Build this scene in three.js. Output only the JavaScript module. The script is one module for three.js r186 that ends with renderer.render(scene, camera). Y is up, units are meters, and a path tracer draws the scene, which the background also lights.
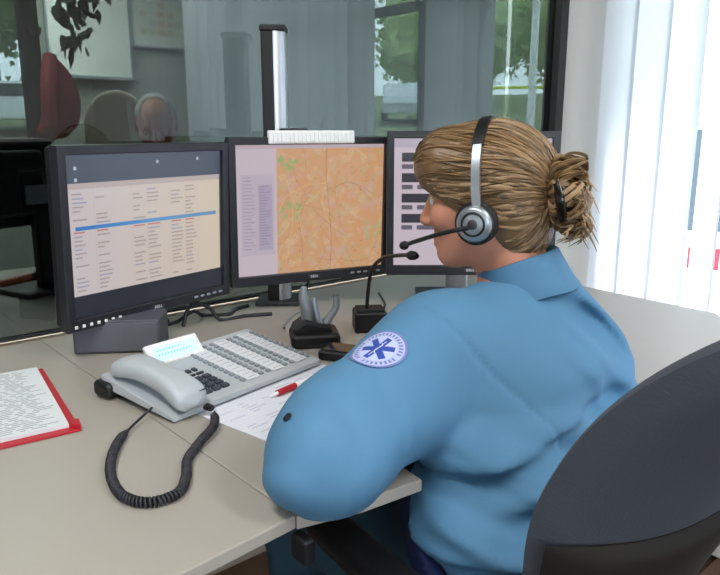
import * as THREE from 'three';
import { RoundedBoxGeometry } from 'three/addons/geometries/RoundedBoxGeometry.js';
import { mergeGeometries, mergeVertices } from 'three/addons/utils/BufferGeometryUtils.js';
import { ImprovedNoise } from 'three/addons/math/ImprovedNoise.js';
import { RectAreaLightUniformsLib } from 'three/addons/lights/RectAreaLightUniformsLib.js';
RectAreaLightUniformsLib.init();

// ---------------------------------------------------------------- camera, sky, exposure
const V = (x, y, z) => new THREE.Vector3(x, y, z);
const scene = new THREE.Scene();
const camera = new THREE.PerspectiveCamera(2 * Math.atan(287.5 / 700) * 180 / Math.PI, 720 / 575, 0.05, 300);
camera.position.set(0, 1.17, 1.51);
{
  const yaw = 41 * Math.PI / 180, p = 12.65 * Math.PI / 180;
  camera.lookAt(camera.position.clone().add(V(Math.sin(yaw) * Math.cos(p), -Math.sin(p), -Math.cos(yaw) * Math.cos(p))));
}
scene.background = new THREE.Color().setRGB(0.86, 0.94, 1.0);      // even overcast sky
scene.backgroundIntensity = 3.2;
const renderer = new THREE.WebGLRenderer({ antialias: true });
renderer.toneMapping = THREE.LinearToneMapping;
renderer.toneMappingExposure = 2.65;
const LAMP = 10, LAMP_BEYOND = 42;                                                     // ceiling lamps
renderer.shadowMap.enabled = true;
const sun = new THREE.DirectionalLight(new THREE.Color().setRGB(1, 0.985, 0.96), 3);
sun.position.set(14, 13, 5); sun.target.position.set(1, 0, 0);
sun.shadow.radius = 12; sun.name = 'sun';
Object.assign(sun.shadow.camera, { left: -12, right: 12, top: 12, bottom: -12, near: 1, far: 60 });
scene.add(sun, sun.target);

// ---------------------------------------------------------------- helpers
let seed = 7;
const rnd = () => { seed = (seed * 1664525 + 1013904223) >>> 0; return seed / 4294967296; };
const rr = (a, b) => a + (b - a) * rnd();
const noiseGen = (() => { const keep = Math.random; Math.random = rnd; const n = new ImprovedNoise(); Math.random = keep; return n; })();
const noise = (x, y, z) => noiseGen.noise(x + 31.7, y + 17.3, z + 53.1);
const clamp = THREE.MathUtils.clamp, lerp = THREE.MathUtils.lerp, sstep = (v, a, b) => { const t = clamp((v - a) / (b - a), 0, 1); return t * t * (3 - 2 * t); };
const used = {};
function numbered(n) { used[n] = (used[n] ?? -1) + 1; return used[n] ? n + '_' + String(used[n]).padStart(3, '0') : n; }
function tag(o, label, category, group, kind) {
  if (label) o.userData.label = label;
  if (category) o.userData.category = category;
  if (group) o.userData.group = group;
  if (kind) o.userData.kind = kind;
  return o;
}
const clean = (g) => {
  g = g.index ? g.toNonIndexed() : g;
  for (const k of Object.keys(g.attributes)) if (!['position', 'normal', 'uv', 'color'].includes(k)) g.deleteAttribute(k);
  if (!g.attributes.normal) g.computeVertexNormals();
  if (!g.attributes.uv) g.setAttribute('uv', new THREE.BufferAttribute(new Float32Array(g.attributes.position.count * 2), 2));
  return g;
};
const merge = (gs) => { gs = [].concat(gs).flat(); return gs.length === 1 ? gs[0] : mergeGeometries(gs.map(clean)); };
function mk(name, gs, m, parent = scene) {
  const o = new THREE.Mesh(merge(gs), m);
  o.name = parent === scene ? numbered(name) : name;
  o.castShadow = o.receiveShadow = true;
  parent.add(o);
  return o;
}
function thing(name, label, category, pos = [0, 0, 0], turn = 0, group) {
  const o = new THREE.Group();
  o.name = numbered(name); scene.add(o);
  o.position.set(...pos); o.rotation.y = turn;
  return tag(o, label, category, group);
}
// a part whose geometry is given in world coordinates
function wpart(name, gs, m, parent) {
  const g = merge(gs).clone();
  let top = parent; while (top.parent && top.parent !== scene) top = top.parent;
  top.updateMatrix();
  g.applyMatrix4(top.matrix.clone().invert());
  return mk(name, g, m, parent);
}
const struct = (name, gs, m, parent) => { const o = mk(name, gs, m, parent ?? scene); if (!parent) o.userData.kind = 'structure'; return o; };
const box = (w, h, d, x = 0, y = 0, z = 0) => new THREE.BoxGeometry(w, h, d).translate(x, y, z);
const span = (x0, x1, y0, y1, z0, z1) => box(x1 - x0, y1 - y0, z1 - z0, (x0 + x1) / 2, (y0 + y1) / 2, (z0 + z1) / 2);
const rbox = (w, h, d, r, x = 0, y = 0, z = 0, s = 3) => new RoundedBoxGeometry(w, h, d, s, Math.min(r, w / 2.01, h / 2.01, d / 2.01)).translate(x, y, z);
const cyl = (r0, r1, h, x = 0, y = 0, z = 0, n = 28) => new THREE.CylinderGeometry(r0, r1, h, n).translate(x, y, z);
const lathe = (pts, n = 32) => new THREE.LatheGeometry(pts.map((p) => new THREE.Vector2(...p)), n);
const curve = (pts) => new THREE.CatmullRomCurve3(pts.map((p) => Array.isArray(p) ? V(...p) : p), false, 'centripetal');
const tube = (pts, r, n = 40, k = 10) => new THREE.TubeGeometry(curve(pts), n, r, k);
function taper(pts, rad, n = 24, k = 8, flat = 1) {        // tube whose radius runs through the list rad; closed to a point at the ends
  const c = curve(pts), fr = c.computeFrenetFrames(n), pos = [], idx = [], uv = [];
  for (let i = 0; i <= n; i++) {
    const t = i / n, p = c.getPoint(t), f = t * (rad.length - 1), a = Math.min(rad.length - 2, Math.floor(f)), r = lerp(rad[a], rad[a + 1], f - a);
    for (let j = 0; j <= k; j++) {
      const th = j / k * Math.PI * 2, q = p.clone().addScaledVector(fr.normals[i], Math.cos(th) * r).addScaledVector(fr.binormals[i], Math.sin(th) * r * flat);
      pos.push(q.x, q.y, q.z); uv.push(j / k, t);
    }
  }
  for (let i = 0; i < n; i++) for (let j = 0; j < k; j++) { const a = i * (k + 1) + j, b = a + k + 1; idx.push(a, b, a + 1, b, b + 1, a + 1); }
  const g = new THREE.BufferGeometry();
  g.setAttribute('position', new THREE.Float32BufferAttribute(pos, 3)); g.setAttribute('uv', new THREE.Float32BufferAttribute(uv, 2));
  g.setIndex(idx); g.computeVertexNormals();
  return g;
}
function extrude(pts, depth, bevel = 0, seg = 2) {          // outline in x, y; thickness along z, centred
  const s = new THREE.Shape(pts.map((p) => new THREE.Vector2(...p)));
  const g = new THREE.ExtrudeGeometry(s, { depth: depth - 2 * bevel, bevelEnabled: bevel > 0, bevelSize: bevel, bevelThickness: bevel, bevelOffset: -bevel, bevelSegments: seg, curveSegments: 16 });
  return g.translate(0, 0, -depth / 2 + bevel);
}
const slab = (pts, y0, y1, bevel = 0) => extrude(pts.map(([x, z]) => [x, -z]), y1 - y0, bevel).rotateX(-Math.PI / 2).translate(0, (y0 + y1) / 2, 0);   // outline in x, z
const M = (hex, roughness = 0.6, o = {}) => new THREE.MeshStandardMaterial({ color: hex, roughness, ...o });
function grain(size, fn, rx = 1, ry = rx) {
  const d = new Uint8Array(size * size * 4);
  for (let y = 0; y < size; y++) for (let x = 0; x < size; x++) { const v = clamp(fn(x / size, y / size) * 255, 0, 255), i = (y * size + x) * 4; d[i] = d[i + 1] = d[i + 2] = v; d[i + 3] = 255; }
  const t = new THREE.DataTexture(d, size, size);
  t.wrapS = t.wrapT = THREE.RepeatWrapping; t.magFilter = THREE.LinearFilter; t.minFilter = THREE.LinearMipmapLinearFilter; t.repeat.set(rx, ry); t.needsUpdate = true;
  return t;
}
function canvas(w, h, draw) {
  const c = document.createElement('canvas'); c.width = w; c.height = h;
  draw(c.getContext('2d'), w, h);
  const t = new THREE.CanvasTexture(c); t.colorSpace = THREE.SRGBColorSpace; t.anisotropy = 4;
  return t;
}
const weaveTex = grain(128, (x, y) => 0.5 + 0.25 * Math.sin(x * Math.PI * 64) * Math.sin(y * Math.PI * 64) + 0.25 * (rnd() - 0.5));
const fuzzTex = grain(256, () => 0.3 + 0.5 * rnd());

// ---------------------------------------------------------------- signed distances and surface nets
const sub3 = (a, b) => [a[0] - b[0], a[1] - b[1], a[2] - b[2]];
const dot3 = (a, b) => a[0] * b[0] + a[1] * b[1] + a[2] * b[2];
const smin = (a, b, k) => { const h = Math.max(k - Math.abs(a - b), 0) / k; return Math.min(a, b) - h * h * k * 0.25; };
const smax = (a, b, k) => -smin(-a, -b, k);
function cone(a, b, r0, r1) {                               // tapered capsule between two joints
  const d = sub3(b, a), L = dot3(d, d);
  return (p) => { const q = sub3(p, a), t = clamp(dot3(q, d) / L, 0, 1); return Math.hypot(q[0] - d[0] * t, q[1] - d[1] * t, q[2] - d[2] * t) - lerp(r0, r1, t); };
}
function ell(c, r, ax) {                                    // ellipsoid with radii r along axes ax
  return (p) => {
    const q = sub3(p, c), x = ax ? dot3(q, ax[0]) : q[0], y = ax ? dot3(q, ax[1]) : q[1], z = ax ? dot3(q, ax[2]) : q[2];
    const k0 = Math.hypot(x / r[0], y / r[1], z / r[2]), k1 = Math.hypot(x / r[0] ** 2, y / r[1] ** 2, z / r[2] ** 2);
    return k1 < 1e-9 ? -Math.min(...r) : k0 * (k0 - 1) / k1;
  };
}
const union = (list, k) => (p) => { let d = 1e3; for (const f of list) d = smin(d, f(p), k); return d; };
function gradient(f, p, e) {
  const g = [f([p[0] + e, p[1], p[2]]) - f([p[0] - e, p[1], p[2]]), f([p[0], p[1] + e, p[2]]) - f([p[0], p[1] - e, p[2]]), f([p[0], p[1], p[2] + e]) - f([p[0], p[1], p[2] - e])];
  const l = Math.hypot(...g) || 1; return [g[0] / l, g[1] / l, g[2] / l];
}
function net(f, lo, hi, h, uvScale = 1) {
  const n = [0, 1, 2].map((i) => Math.ceil((hi[i] - lo[i]) / h) + 1), [nx, ny, nz] = n, val = new Float32Array(nx * ny * nz), id = new Int32Array(nx * ny * nz).fill(-1);
  const at = (i, j, k) => i + nx * (j + ny * k);
  for (let k = 0; k < nz; k++) for (let j = 0; j < ny; j++) for (let i = 0; i < nx; i++) val[at(i, j, k)] = f([lo[0] + i * h, lo[1] + j * h, lo[2] + k * h]);
  const pos = [], nor = [], uv = [], idx = [];
  const corner = [[0, 0, 0], [1, 0, 0], [0, 1, 0], [1, 1, 0], [0, 0, 1], [1, 0, 1], [0, 1, 1], [1, 1, 1]], edges = [];
  for (let a = 0; a < 8; a++) for (let b = a + 1; b < 8; b++) if (corner[a].filter((c, i) => c !== corner[b][i]).length === 1) edges.push([a, b]);
  for (let k = 0; k < nz - 1; k++) for (let j = 0; j < ny - 1; j++) for (let i = 0; i < nx - 1; i++) {
    const v = corner.map((c) => val[at(i + c[0], j + c[1], k + c[2])]);
    let neg = 0; for (const x of v) if (x < 0) neg++;
    if (!neg || neg === 8) continue;
    let x = 0, y = 0, z = 0, c = 0;
    for (const [a, b] of edges) if ((v[a] < 0) !== (v[b] < 0)) { const t = v[a] / (v[a] - v[b]); x += lerp(corner[a][0], corner[b][0], t); y += lerp(corner[a][1], corner[b][1], t); z += lerp(corner[a][2], corner[b][2], t); c++; }
    let p = [lo[0] + (i + x / c) * h, lo[1] + (j + y / c) * h, lo[2] + (k + z / c) * h];
    let g = gradient(f, p, h * 0.4); const d = clamp(f(p), -h * 0.5, h * 0.5);
    p = [p[0] - g[0] * d, p[1] - g[1] * d, p[2] - g[2] * d];
    g = gradient(f, p, h * 0.4);
    id[at(i, j, k)] = pos.length / 3; pos.push(...p); nor.push(...g); uv.push((p[0] + p[2] * 0.7) * uvScale, (p[1] + p[2] * 0.3) * uvScale);
  }
  const quad = (a, b, c, d, flip) => { if (a < 0 || b < 0 || c < 0 || d < 0) return; if (flip) idx.push(a, c, b, a, d, c); else idx.push(a, b, c, a, c, d); };
  for (let k = 1; k < nz - 1; k++) for (let j = 1; j < ny - 1; j++) for (let i = 1; i < nx - 1; i++) {
    const v = val[at(i, j, k)] < 0;
    if (v !== val[at(i + 1, j, k)] < 0) quad(id[at(i, j - 1, k - 1)], id[at(i, j, k - 1)], id[at(i, j, k)], id[at(i, j - 1, k)], !v);
    if (v !== val[at(i, j + 1, k)] < 0) quad(id[at(i - 1, j, k - 1)], id[at(i - 1, j, k)], id[at(i, j, k)], id[at(i, j, k - 1)], !v);
    if (v !== val[at(i, j, k + 1)] < 0) quad(id[at(i - 1, j - 1, k)], id[at(i, j - 1, k)], id[at(i, j, k)], id[at(i - 1, j, k)], !v);
  }
  const g = new THREE.BufferGeometry();
  g.setAttribute('position', new THREE.Float32BufferAttribute(pos, 3)); g.setAttribute('normal', new THREE.Float32BufferAttribute(nor, 3)); g.setAttribute('uv', new THREE.Float32BufferAttribute(uv, 2)); g.setIndex(idx);
  return g;
}

// ---------------------------------------------------------------- materials
const mat = {
  wall: M(0xf8f8f8, 0.85), ceiling: M(0xd8d8d4, 0.9), farWall: M(0x959d96, 0.85), lowWall: M(0x9d9080, 0.8),
  floor: M(0x5b4636, 0.55), darkFrame: M(0x2c2f31, 0.45), alu: M(0xc8ccd2, 0.32, { metalness: 0.85 }), whiteFrame: M(0xe8eaea, 0.5),
  glass: new THREE.MeshPhysicalMaterial({ color: new THREE.Color().setRGB(0.27, 0.306, 0.298), transmission: 1, thickness: 0, roughness: 0, ior: 1.5 }),
  clear: new THREE.MeshPhysicalMaterial({ color: 0xf8fafd, transmission: 1, thickness: 0, roughness: 0, ior: 1.45 }),
  slat: new THREE.MeshPhysicalMaterial({ color: 0xeaeff7, transmission: 0.42, thickness: 0, roughness: 1, side: THREE.DoubleSide }),
  desk: M(0xa49e95, 0.42), black: M(0x101114, 0.45), blackSoft: M(0x17181b, 0.75), bezel: M(0x22242b, 0.42), darkGrey: M(0x34363d, 0.5),
  phone: M(0xb4babf, 0.38), phoneKey: M(0x333b45, 0.5), keyGrey: M(0x8f979e, 0.5), paper: M(0xd6d9de, 0.8), red: M(0xb01526, 0.5), white: M(0xeeeeee, 0.45),
  cord: M(0x23232b, 0.5), silver: M(0xa9b0b8, 0.3, { metalness: 0.7 }), cradle: M(0x8a9096, 0.35, { metalness: 0.45 }),
  jacket: new THREE.MeshPhysicalMaterial({ color: 0x4f7fa3, roughness: 0.8, bumpMap: weaveTex, bumpScale: 0.0004 }),
  trousers: M(0x2a4a5c, 0.85, { bumpMap: weaveTex, bumpScale: 0.0004 }), navy: M(0x14224f, 0.8),
  skin: new THREE.MeshPhysicalMaterial({ color: 0xc98a70, roughness: 0.55 }),
  chairFabric: new THREE.MeshPhysicalMaterial({ color: 0x454a55, roughness: 0.95, sheen: 0.5, sheenRoughness: 0.5, sheenColor: new THREE.Color(0x6a7280), bumpMap: fuzzTex, bumpScale: 0.0008 }),
  chairShell: M(0x14100d, 0.75),
};
weaveTex.repeat.set(14, 14); fuzzTex.repeat.set(6, 6);

// ---------------------------------------------------------------- the rooms
{
  const XR = 2.3, XL = -3;
  // floor with boards
  const fl = struct('floor', span(XL, 3.7, -0.2, -0.012, -4.6, 4.6), M(0x3a2c22, 0.8));
  const boardMats = [0x5d4433, 0x664b38, 0x553e2f].map((h) => M(h, 0.5));
  const plankG = new RoundedBoxGeometry(1.19, 0.012, 0.187, 1, 0.002);
  for (let r = 0; r < 16; r++) for (let c = 0; c < 3; c++) {
    const x = -0.6 + c * 1.2 + (r % 3) * 0.4 - 0.3, z = -0.2 + r * 0.19;
    if (x + 0.6 > XR) continue;
    const o = new THREE.Mesh(plankG, boardMats[(r * 7 + c * 3) % 3]); o.name = 'plank'; o.position.set(x, -0.006, z); o.receiveShadow = true; fl.add(o);
  }
  mk('plank_field', [span(XL, XR, -0.012, -0.001, -4.6, -0.3), span(XR, 3.7, -0.012, -0.001, -4.6, -2.8), span(XL, XR, -0.012, -0.001, 2.8, 4.6)], boardMats[0], fl).userData.kind = 'stuff';
  struct('ceiling', span(XL - 0.15, 3.85, 2.7, 2.85, -4.75, 4.75), mat.ceiling);
  struct('wall_left', span(XL - 0.15, XL, -0.2, 2.7, -4.75, 4.75), mat.wall);
  // back wall of the operator's room with a wide window
  struct('wall_back', [span(XL, -2.3, 0, 2.7, 4.5, 4.65), span(0.25, XR + 0.2, 0, 2.7, 4.5, 4.65), span(-2.3, 0.25, 0, 0.8, 4.5, 4.65), span(-2.3, 0.25, 2.45, 2.7, 4.5, 4.65)], mat.wall);
  const w3 = struct('window_3', [span(-2.3, 0.25, 0.8, 0.86, 4.54, 4.6), span(-2.3, 0.25, 2.39, 2.45, 4.54, 4.6), ...[-2.3, -1.05, 0.19].map((x) => span(x, x + 0.06, 0.86, 2.39, 4.54, 4.6))], mat.whiteFrame);
  for (let i = 0; i < 2; i++) struct('pane', span(-2.24 + 1.25 * i, -1.05 + 1.25 * i, 0.86, 2.39, 4.566, 4.572), mat.clear, w3);
  // the window front along x = 2.3, shared by both rooms
  const F0 = XR, F1 = XR + 0.2;
  struct('wall_right', [span(F0, F1, -0.2, 0.12, -2.76, 4.5), span(F0, F1, 2.5, 2.7, -2.76, 4.5), span(F0, F1, 0.12, 2.5, -0.02, 0.2), span(F0, F1, 0.12, 2.5, 3.75, 4.5), span(F0, F1, 0.12, 2.5, -2.76, -2.7)], mat.wall);
  const windowFront = (name, z0, z1, posts, rail) => {
    const g = [span(F0 + 0.08, F0 + 0.14, 0.12, 0.18, z0, z1), span(F0 + 0.08, F0 + 0.14, 2.44, 2.5, z0, z1), span(F0 + 0.09, F0 + 0.13, rail - 0.02, rail + 0.02, z0, z1)];
    for (const z of posts) g.push(span(F0 + 0.08, F0 + 0.14, 0.18, 2.44, z - 0.028, z + 0.028));
    const w = struct(name, g, M(0x767d80, 0.5));
    for (let i = 0; i + 1 < posts.length; i++) struct('pane', span(F0 + 0.106, F0 + 0.112, 0.18, 2.44, posts[i] + 0.028, posts[i + 1] - 0.028), mat.clear, w);
  };
  windowFront('window_1', 0.2, 3.75, [0.23, 1.1, 1.98, 2.86, 3.72], 1.72);
  windowFront('window_2', -2.7, -0.02, [-2.67, -1.75, -0.8, -0.05], 1.72);
  // the room beyond the glass
  struct('wall_far', [span(XL, 0.2, 0, 2.7, -4.65, -4.5), span(1.86, 3.7, 0, 2.7, -4.65, -4.5), span(0.2, 1.86, 0, 1.12, -4.65, -4.5), span(0.2, 1.86, 2.5, 2.7, -4.65, -4.5)], mat.farWall);
  const w4 = struct('window_4', [span(0.2, 1.86, 1.12, 1.17, -4.6, -4.55), span(0.2, 1.86, 2.45, 2.5, -4.6, -4.55), ...[0.2, 1.0, 1.81].map((x) => span(x, x + 0.05, 1.17, 2.45, -4.6, -4.55))], mat.darkFrame);
  for (const x of [0.25, 1.05]) struct('pane', span(x, x + 0.75, 1.17, 2.45, -4.578, -4.572), mat.clear, w4);
  struct('wall_side', span(3.6, 3.75, 0, 2.7, -4.5, -2.76), mat.farWall);
  struct('wall_return', span(F1, 3.6, 0, 2.7, -2.76, -2.62), mat.farWall);
  // the glazed partition behind the monitors
  struct('wall_low', span(XL, XR, 0, 0.735, -0.05, -0.012), mat.lowWall);
  const part = struct('window_5', [span(XL, XR, 0.742, 0.748, -0.04, -0.02), span(XR - 0.045, XR, 0.752, 2.66, -0.06, 0), span(XL, XR, 2.64, 2.7, -0.06, 0)], mat.darkFrame);
  const pane = struct('pane', span(XL, XR - 0.045, 0.748, 2.64, -0.036, -0.026), mat.glass, part);
  pane.userData.label = 'large tinted partition pane';
}

// vertical blinds: a rail and slats that hang from it
function blind(name, label, z0, z1, step, angle, skip, x = 2.24) {
  const t = thing(name, label, 'blind', [x, 0, (z0 + z1) / 2]);
  const zc = (z0 + z1) / 2;
  mk('head_rail', rbox(0.04, 0.035, z1 - z0, 0.006, 0, 2.49, 0), mat.whiteFrame, t);
  const W = 0.127, pos = [], idx = [], uv = [], ny = 10, nx = 8;
  for (let i = 0; i <= nx; i++) for (let j = 0; j <= ny; j++) { const a = i / nx - 0.5, y = lerp(0.1, 2.475, j / ny); pos.push(0.011 * (1 - 4 * a * a) , y, a * W); uv.push(i / nx, j / ny * 18); }
  for (let i = 0; i < nx; i++) for (let j = 0; j < ny; j++) { const a = i * (ny + 1) + j, b = a + ny + 1; idx.push(a, a + 1, b, b, a + 1, b + 1); }
  const g = new THREE.BufferGeometry(); g.setAttribute('position', new THREE.Float32BufferAttribute(pos, 3)); g.setAttribute('uv', new THREE.Float32BufferAttribute(uv, 2)); g.setIndex(idx); g.computeVertexNormals();
  const n = Math.round((z1 - z0) / step);
  for (let i = 0; i <= n; i++) {
    const z = z0 + i * step; if (z > z1) break;
    const turn = skip(z); if (turn === null) continue;
    const o = new THREE.Mesh(g, mat.slat); o.name = 'slat'; o.position.set(0, 0, z - zc); o.rotation.y = angle + turn; o.castShadow = o.receiveShadow = true; t.add(o);
  }
  return t;
}
blind('vertical_blind', 'white vertical blinds glowing with daylight along the window right of the woman', 0.24, 3.7, 0.112, -0.15, (z) => (z > 0.55 && z < 0.6 ? -0.42 : 0) + rr(-0.02, 0.02));
blind('vertical_blind', 'grey looking vertical blinds with open gaps, seen through the glass partition', -2.66, -0.08, 0.1, 0.5, (z) => ((z > -0.97 && z < -0.66) || (z > -0.33) ? null : rr(-0.3, 0.3)));

// ---------------------------------------------------------------- outdoors
{
  const W = 60, pos = [], idx = [];
  for (let i = 0; i <= W; i++) for (let j = 0; j <= W; j++) {
    const x = -70 + i * 3, z = -80 + j * 2.7, d = Math.max(0, Math.hypot(Math.max(x - 3, 0), Math.max(-z - 5, 0), Math.max(z - 5, 0)));
    pos.push(x, -0.4 + 2.1 * sstep(d, 6, 24) + 3 * sstep(d, 34, 70) + 0.1 * noise(x * 0.3, 0, z * 0.3), z);
  }
  for (let i = 0; i < W; i++) for (let j = 0; j < W; j++) { const a = i * (W + 1) + j; idx.push(a, a + 1, a + W + 1, a + W + 1, a + 1, a + W + 2); }
  const g = new THREE.BufferGeometry(); g.setAttribute('position', new THREE.Float32BufferAttribute(pos, 3)); g.setIndex(idx); g.computeVertexNormals(); g.setAttribute('uv', new THREE.Float32BufferAttribute(new Float32Array(pos.length / 3 * 2), 2));
  struct('ground', g, M(0x6c7a52, 0.95));
  struct('pavement', span(2.5, 9, -0.6, -0.33, -14, 9), M(0x8d8c88, 0.9));
}
function car(label, color, x, y, z, turn) {
  const t = thing('car', label, 'car', [x, y, z], turn, undefined);
  const paint = new THREE.MeshPhysicalMaterial({ color, roughness: 0.35, clearcoat: 0.8 });
  mk('car_body', extrude([[-2.05, 0.28], [-2.1, 0.62], [-1.95, 0.86], [-1.1, 0.93], [-0.45, 1.38], [0.75, 1.42], [1.5, 0.98], [2.0, 0.92], [2.08, 0.55], [2.02, 0.28]], 1.66, 0.08), paint, t);
  for (const s of [-1, 1]) mk('side_window', extrude([[-0.92, 0.95], [-0.4, 1.31], [0.7, 1.34], [1.28, 0.97]], 0.02).translate(0, 0, s * 0.83), mat.black, t);
  for (const sx of [-1.3, 1.3]) for (const s of [-1, 1]) { const w = mk('wheel', cyl(0.31, 0.31, 0.2, 0, 0, 0, 20).rotateX(Math.PI / 2).translate(sx, 0.31, s * 0.76), mat.blackSoft, t); mk('hub_cap', cyl(0.17, 0.17, 0.02, 0, 0, 0, 14).rotateX(Math.PI / 2).translate(sx, 0.31, s * 0.865), mat.silver, w); }
  for (const s of [-1, 1]) mk('head_light', rbox(0.06, 0.14, 0.3, 0.03, -2.03, 0.68, s * 0.6), mat.white, t);
}
car('silver car parked outside behind the left gap of the blinds', 0xb9bec4, 19.6, 1.5, -18.4, 0.8);
car('white car parked outside behind the right part of the blind gap', 0xe6e8ea, 26.5, 1.7, -24.0, 0.8);
car('pale grey car parked beyond the window at the far left', 0xc8cdd0, 6.2, 1.2, -22.2, 0.1);
car('red car parked low beyond the window at the far left', 0x9c1720, 3.0, -0.25, -14.2, 0.2);
function tree(label, x, y, z, h, r, tint) {
  const t = thing('tree', label, 'tree', [x, y, z]);
  mk('trunk', taper([[0, -0.3, 0], [0.1, h * 0.3, 0.05], [0, h * 0.7, 0]], [0.25, 0.18, 0.08], 10, 8), M(0x4a3c2e, 0.95), t);
  const gs = [];
  for (let i = 0; i < 2200; i++) {
    const a = rnd() * 6.28, b = Math.acos(rr(-1, 1)), q = r * Math.cbrt(rnd()) * (1 + 0.3 * noise(Math.cos(a) * 2, b * 2, x));
    const g = new THREE.TetrahedronGeometry(rr(0.1, 0.2), 0); g.rotateX(rnd() * 6); g.rotateY(rnd() * 6);
    gs.push(g.translate(Math.sin(b) * Math.cos(a) * q, h * 0.62 + Math.cos(b) * q * 1.05, Math.sin(b) * Math.sin(a) * q));
  }
  const core = new THREE.IcosahedronGeometry(r * 0.8, 4), cp = core.attributes.position;
  for (let i = 0; i < cp.count; i++) { const v = V(cp.getX(i), cp.getY(i), cp.getZ(i)).multiplyScalar(1 + 0.35 * noise(cp.getX(i) * 0.9 + x, cp.getY(i) * 0.9, cp.getZ(i) * 0.9)); cp.setXYZ(i, v.x, v.y + h * 0.62, v.z); }
  core.computeVertexNormals(); gs.push(core);
  const f = mk('foliage', gs, M(tint, 0.9), t); f.userData.kind = 'stuff';
}
[['green tree beyond the parked cars behind the blind gap', 29, 1.9, -26, 7, 3.2, 0xa8bd80], ['tall tree standing outside right of the blind gap', 36, 2, -22, 8, 3.4, 0x9db37c], ['broad tree on the slope behind the lamp post', 44, 3.5, -34, 8, 3.6, 0xa9be8c],
  ['leafy tree filling the window at the far left', 7.5, 1.6, -28, 9, 3.6, 0x6c8a58], ['darker tree at the far left edge of the window', -1.2, 1.5, -27, 10, 3.8, 0x5f7d50], ['tree behind the far left cars', 16, 1.7, -32, 9, 4, 0x75925c]].forEach((a) => tree(...a));
{
  const t = thing('lamp_post', 'white lamp post standing outside behind the right gap of the blinds', 'lamp post', [10.6, 0, -6.1]);
  mk('pole', cyl(0.06, 0.075, 5, 0, 2.5, 0, 14), mat.white, t); mk('lamp_head', rbox(0.7, 0.12, 0.25, 0.05, 0.3, 5, 0), mat.white, t);
  const b = thing('barrier', 'yellow green barrier rail with upright outside the window', 'barrier', [20, 1.3, -12.8], 0.62);
  mk('rail', rbox(0.08, 0.1, 5, 0.03, 0, 1.25, 0), M(0xd6e81c, 0.5), b);
  for (const z of [-1.6, 0.45, 1.9]) mk('post', rbox(0.12, 1.6, 0.16, 0.03, 0, 0.8, z), M(0xd6e81c, 0.5), b);
  const s = thing('notice_board', 'grey board over a red sign outside the bright window', 'sign', [5.2, 0, -0.6], -1.2);
  mk('post', cyl(0.03, 0.03, 1.6, 0, 0.4, -0.03, 12), mat.darkGrey, s); mk('board', rbox(0.34, 0.72, 0.04, 0.01, 0, 0.82, 0), M(0x5c6c78, 0.6), s); mk('red_sign', rbox(0.3, 0.16, 0.04, 0.01, 0, 0.26, 0), M(0xd8203a, 0.5), s);
}

// ---------------------------------------------------------------- desk
{
  const t = thing('desk', 'pale grey office desk top with a recess for the sitter, carrying the monitors', 'desk', [0.6, 0, 0.45]);
  const arc = []; for (let i = 0; i <= 14; i++) { const a = Math.PI * i / 14; arc.push([0.86 + 0.27 * -Math.cos(a), 0.95 - 0.2 * Math.sin(a)]); }
  const left = [[-0.9, 0.004], [0.4185, 0.004], [0.4185, 0.915], [0.262, 0.928], [0, 0.945], [-0.9, 0.97]];
  const right = [[0.4195, 0.004], [1.78, 0.004], [1.72, 0.84], [1.6, 0.94], ...arc.slice().reverse(), [0.50, 0.94], [0.4195, 0.918]];
  const top = (o) => slab(o, 0.723, 0.74, 0.002);
  wpart('desk_top', top(left), mat.desk, t); wpart('desk_top', top(right), mat.desk, t);
  wpart('connector', rbox(0.016, 0.032, 0.03, 0.004, 0.424, 0.7, 0.922), mat.black, t);
  for (const [x, z] of [[-0.8, 0.1], [-0.8, 0.85], [1.65, 0.1], [1.6, 0.82], [0.3, 0.1]]) { const l = wpart('leg', cyl(0.025, 0.025, 0.709, x, 0.3685, z, 18), mat.silver, t); wpart('foot', cyl(0.032, 0.036, 0.014, x, 0.007, z, 18), mat.black, l); }
  const u = thing('desk', 'second desk top beyond the glass, at the same height', 'desk', [0.6, 0, -0.5]);
  wpart('desk_top', slab([[-0.9, -0.066], [1.75, -0.066], [1.75, -0.86], [-0.9, -0.86]], 0.723, 0.74, 0.003), mat.desk, u);
  for (const [x, z] of [[-0.8, -0.12], [-0.8, -0.8], [1.65, -0.12], [1.65, -0.8]]) wpart('leg', cyl(0.025, 0.025, 0.723, x, 0.3615, z, 18), mat.silver, u);
}

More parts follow.
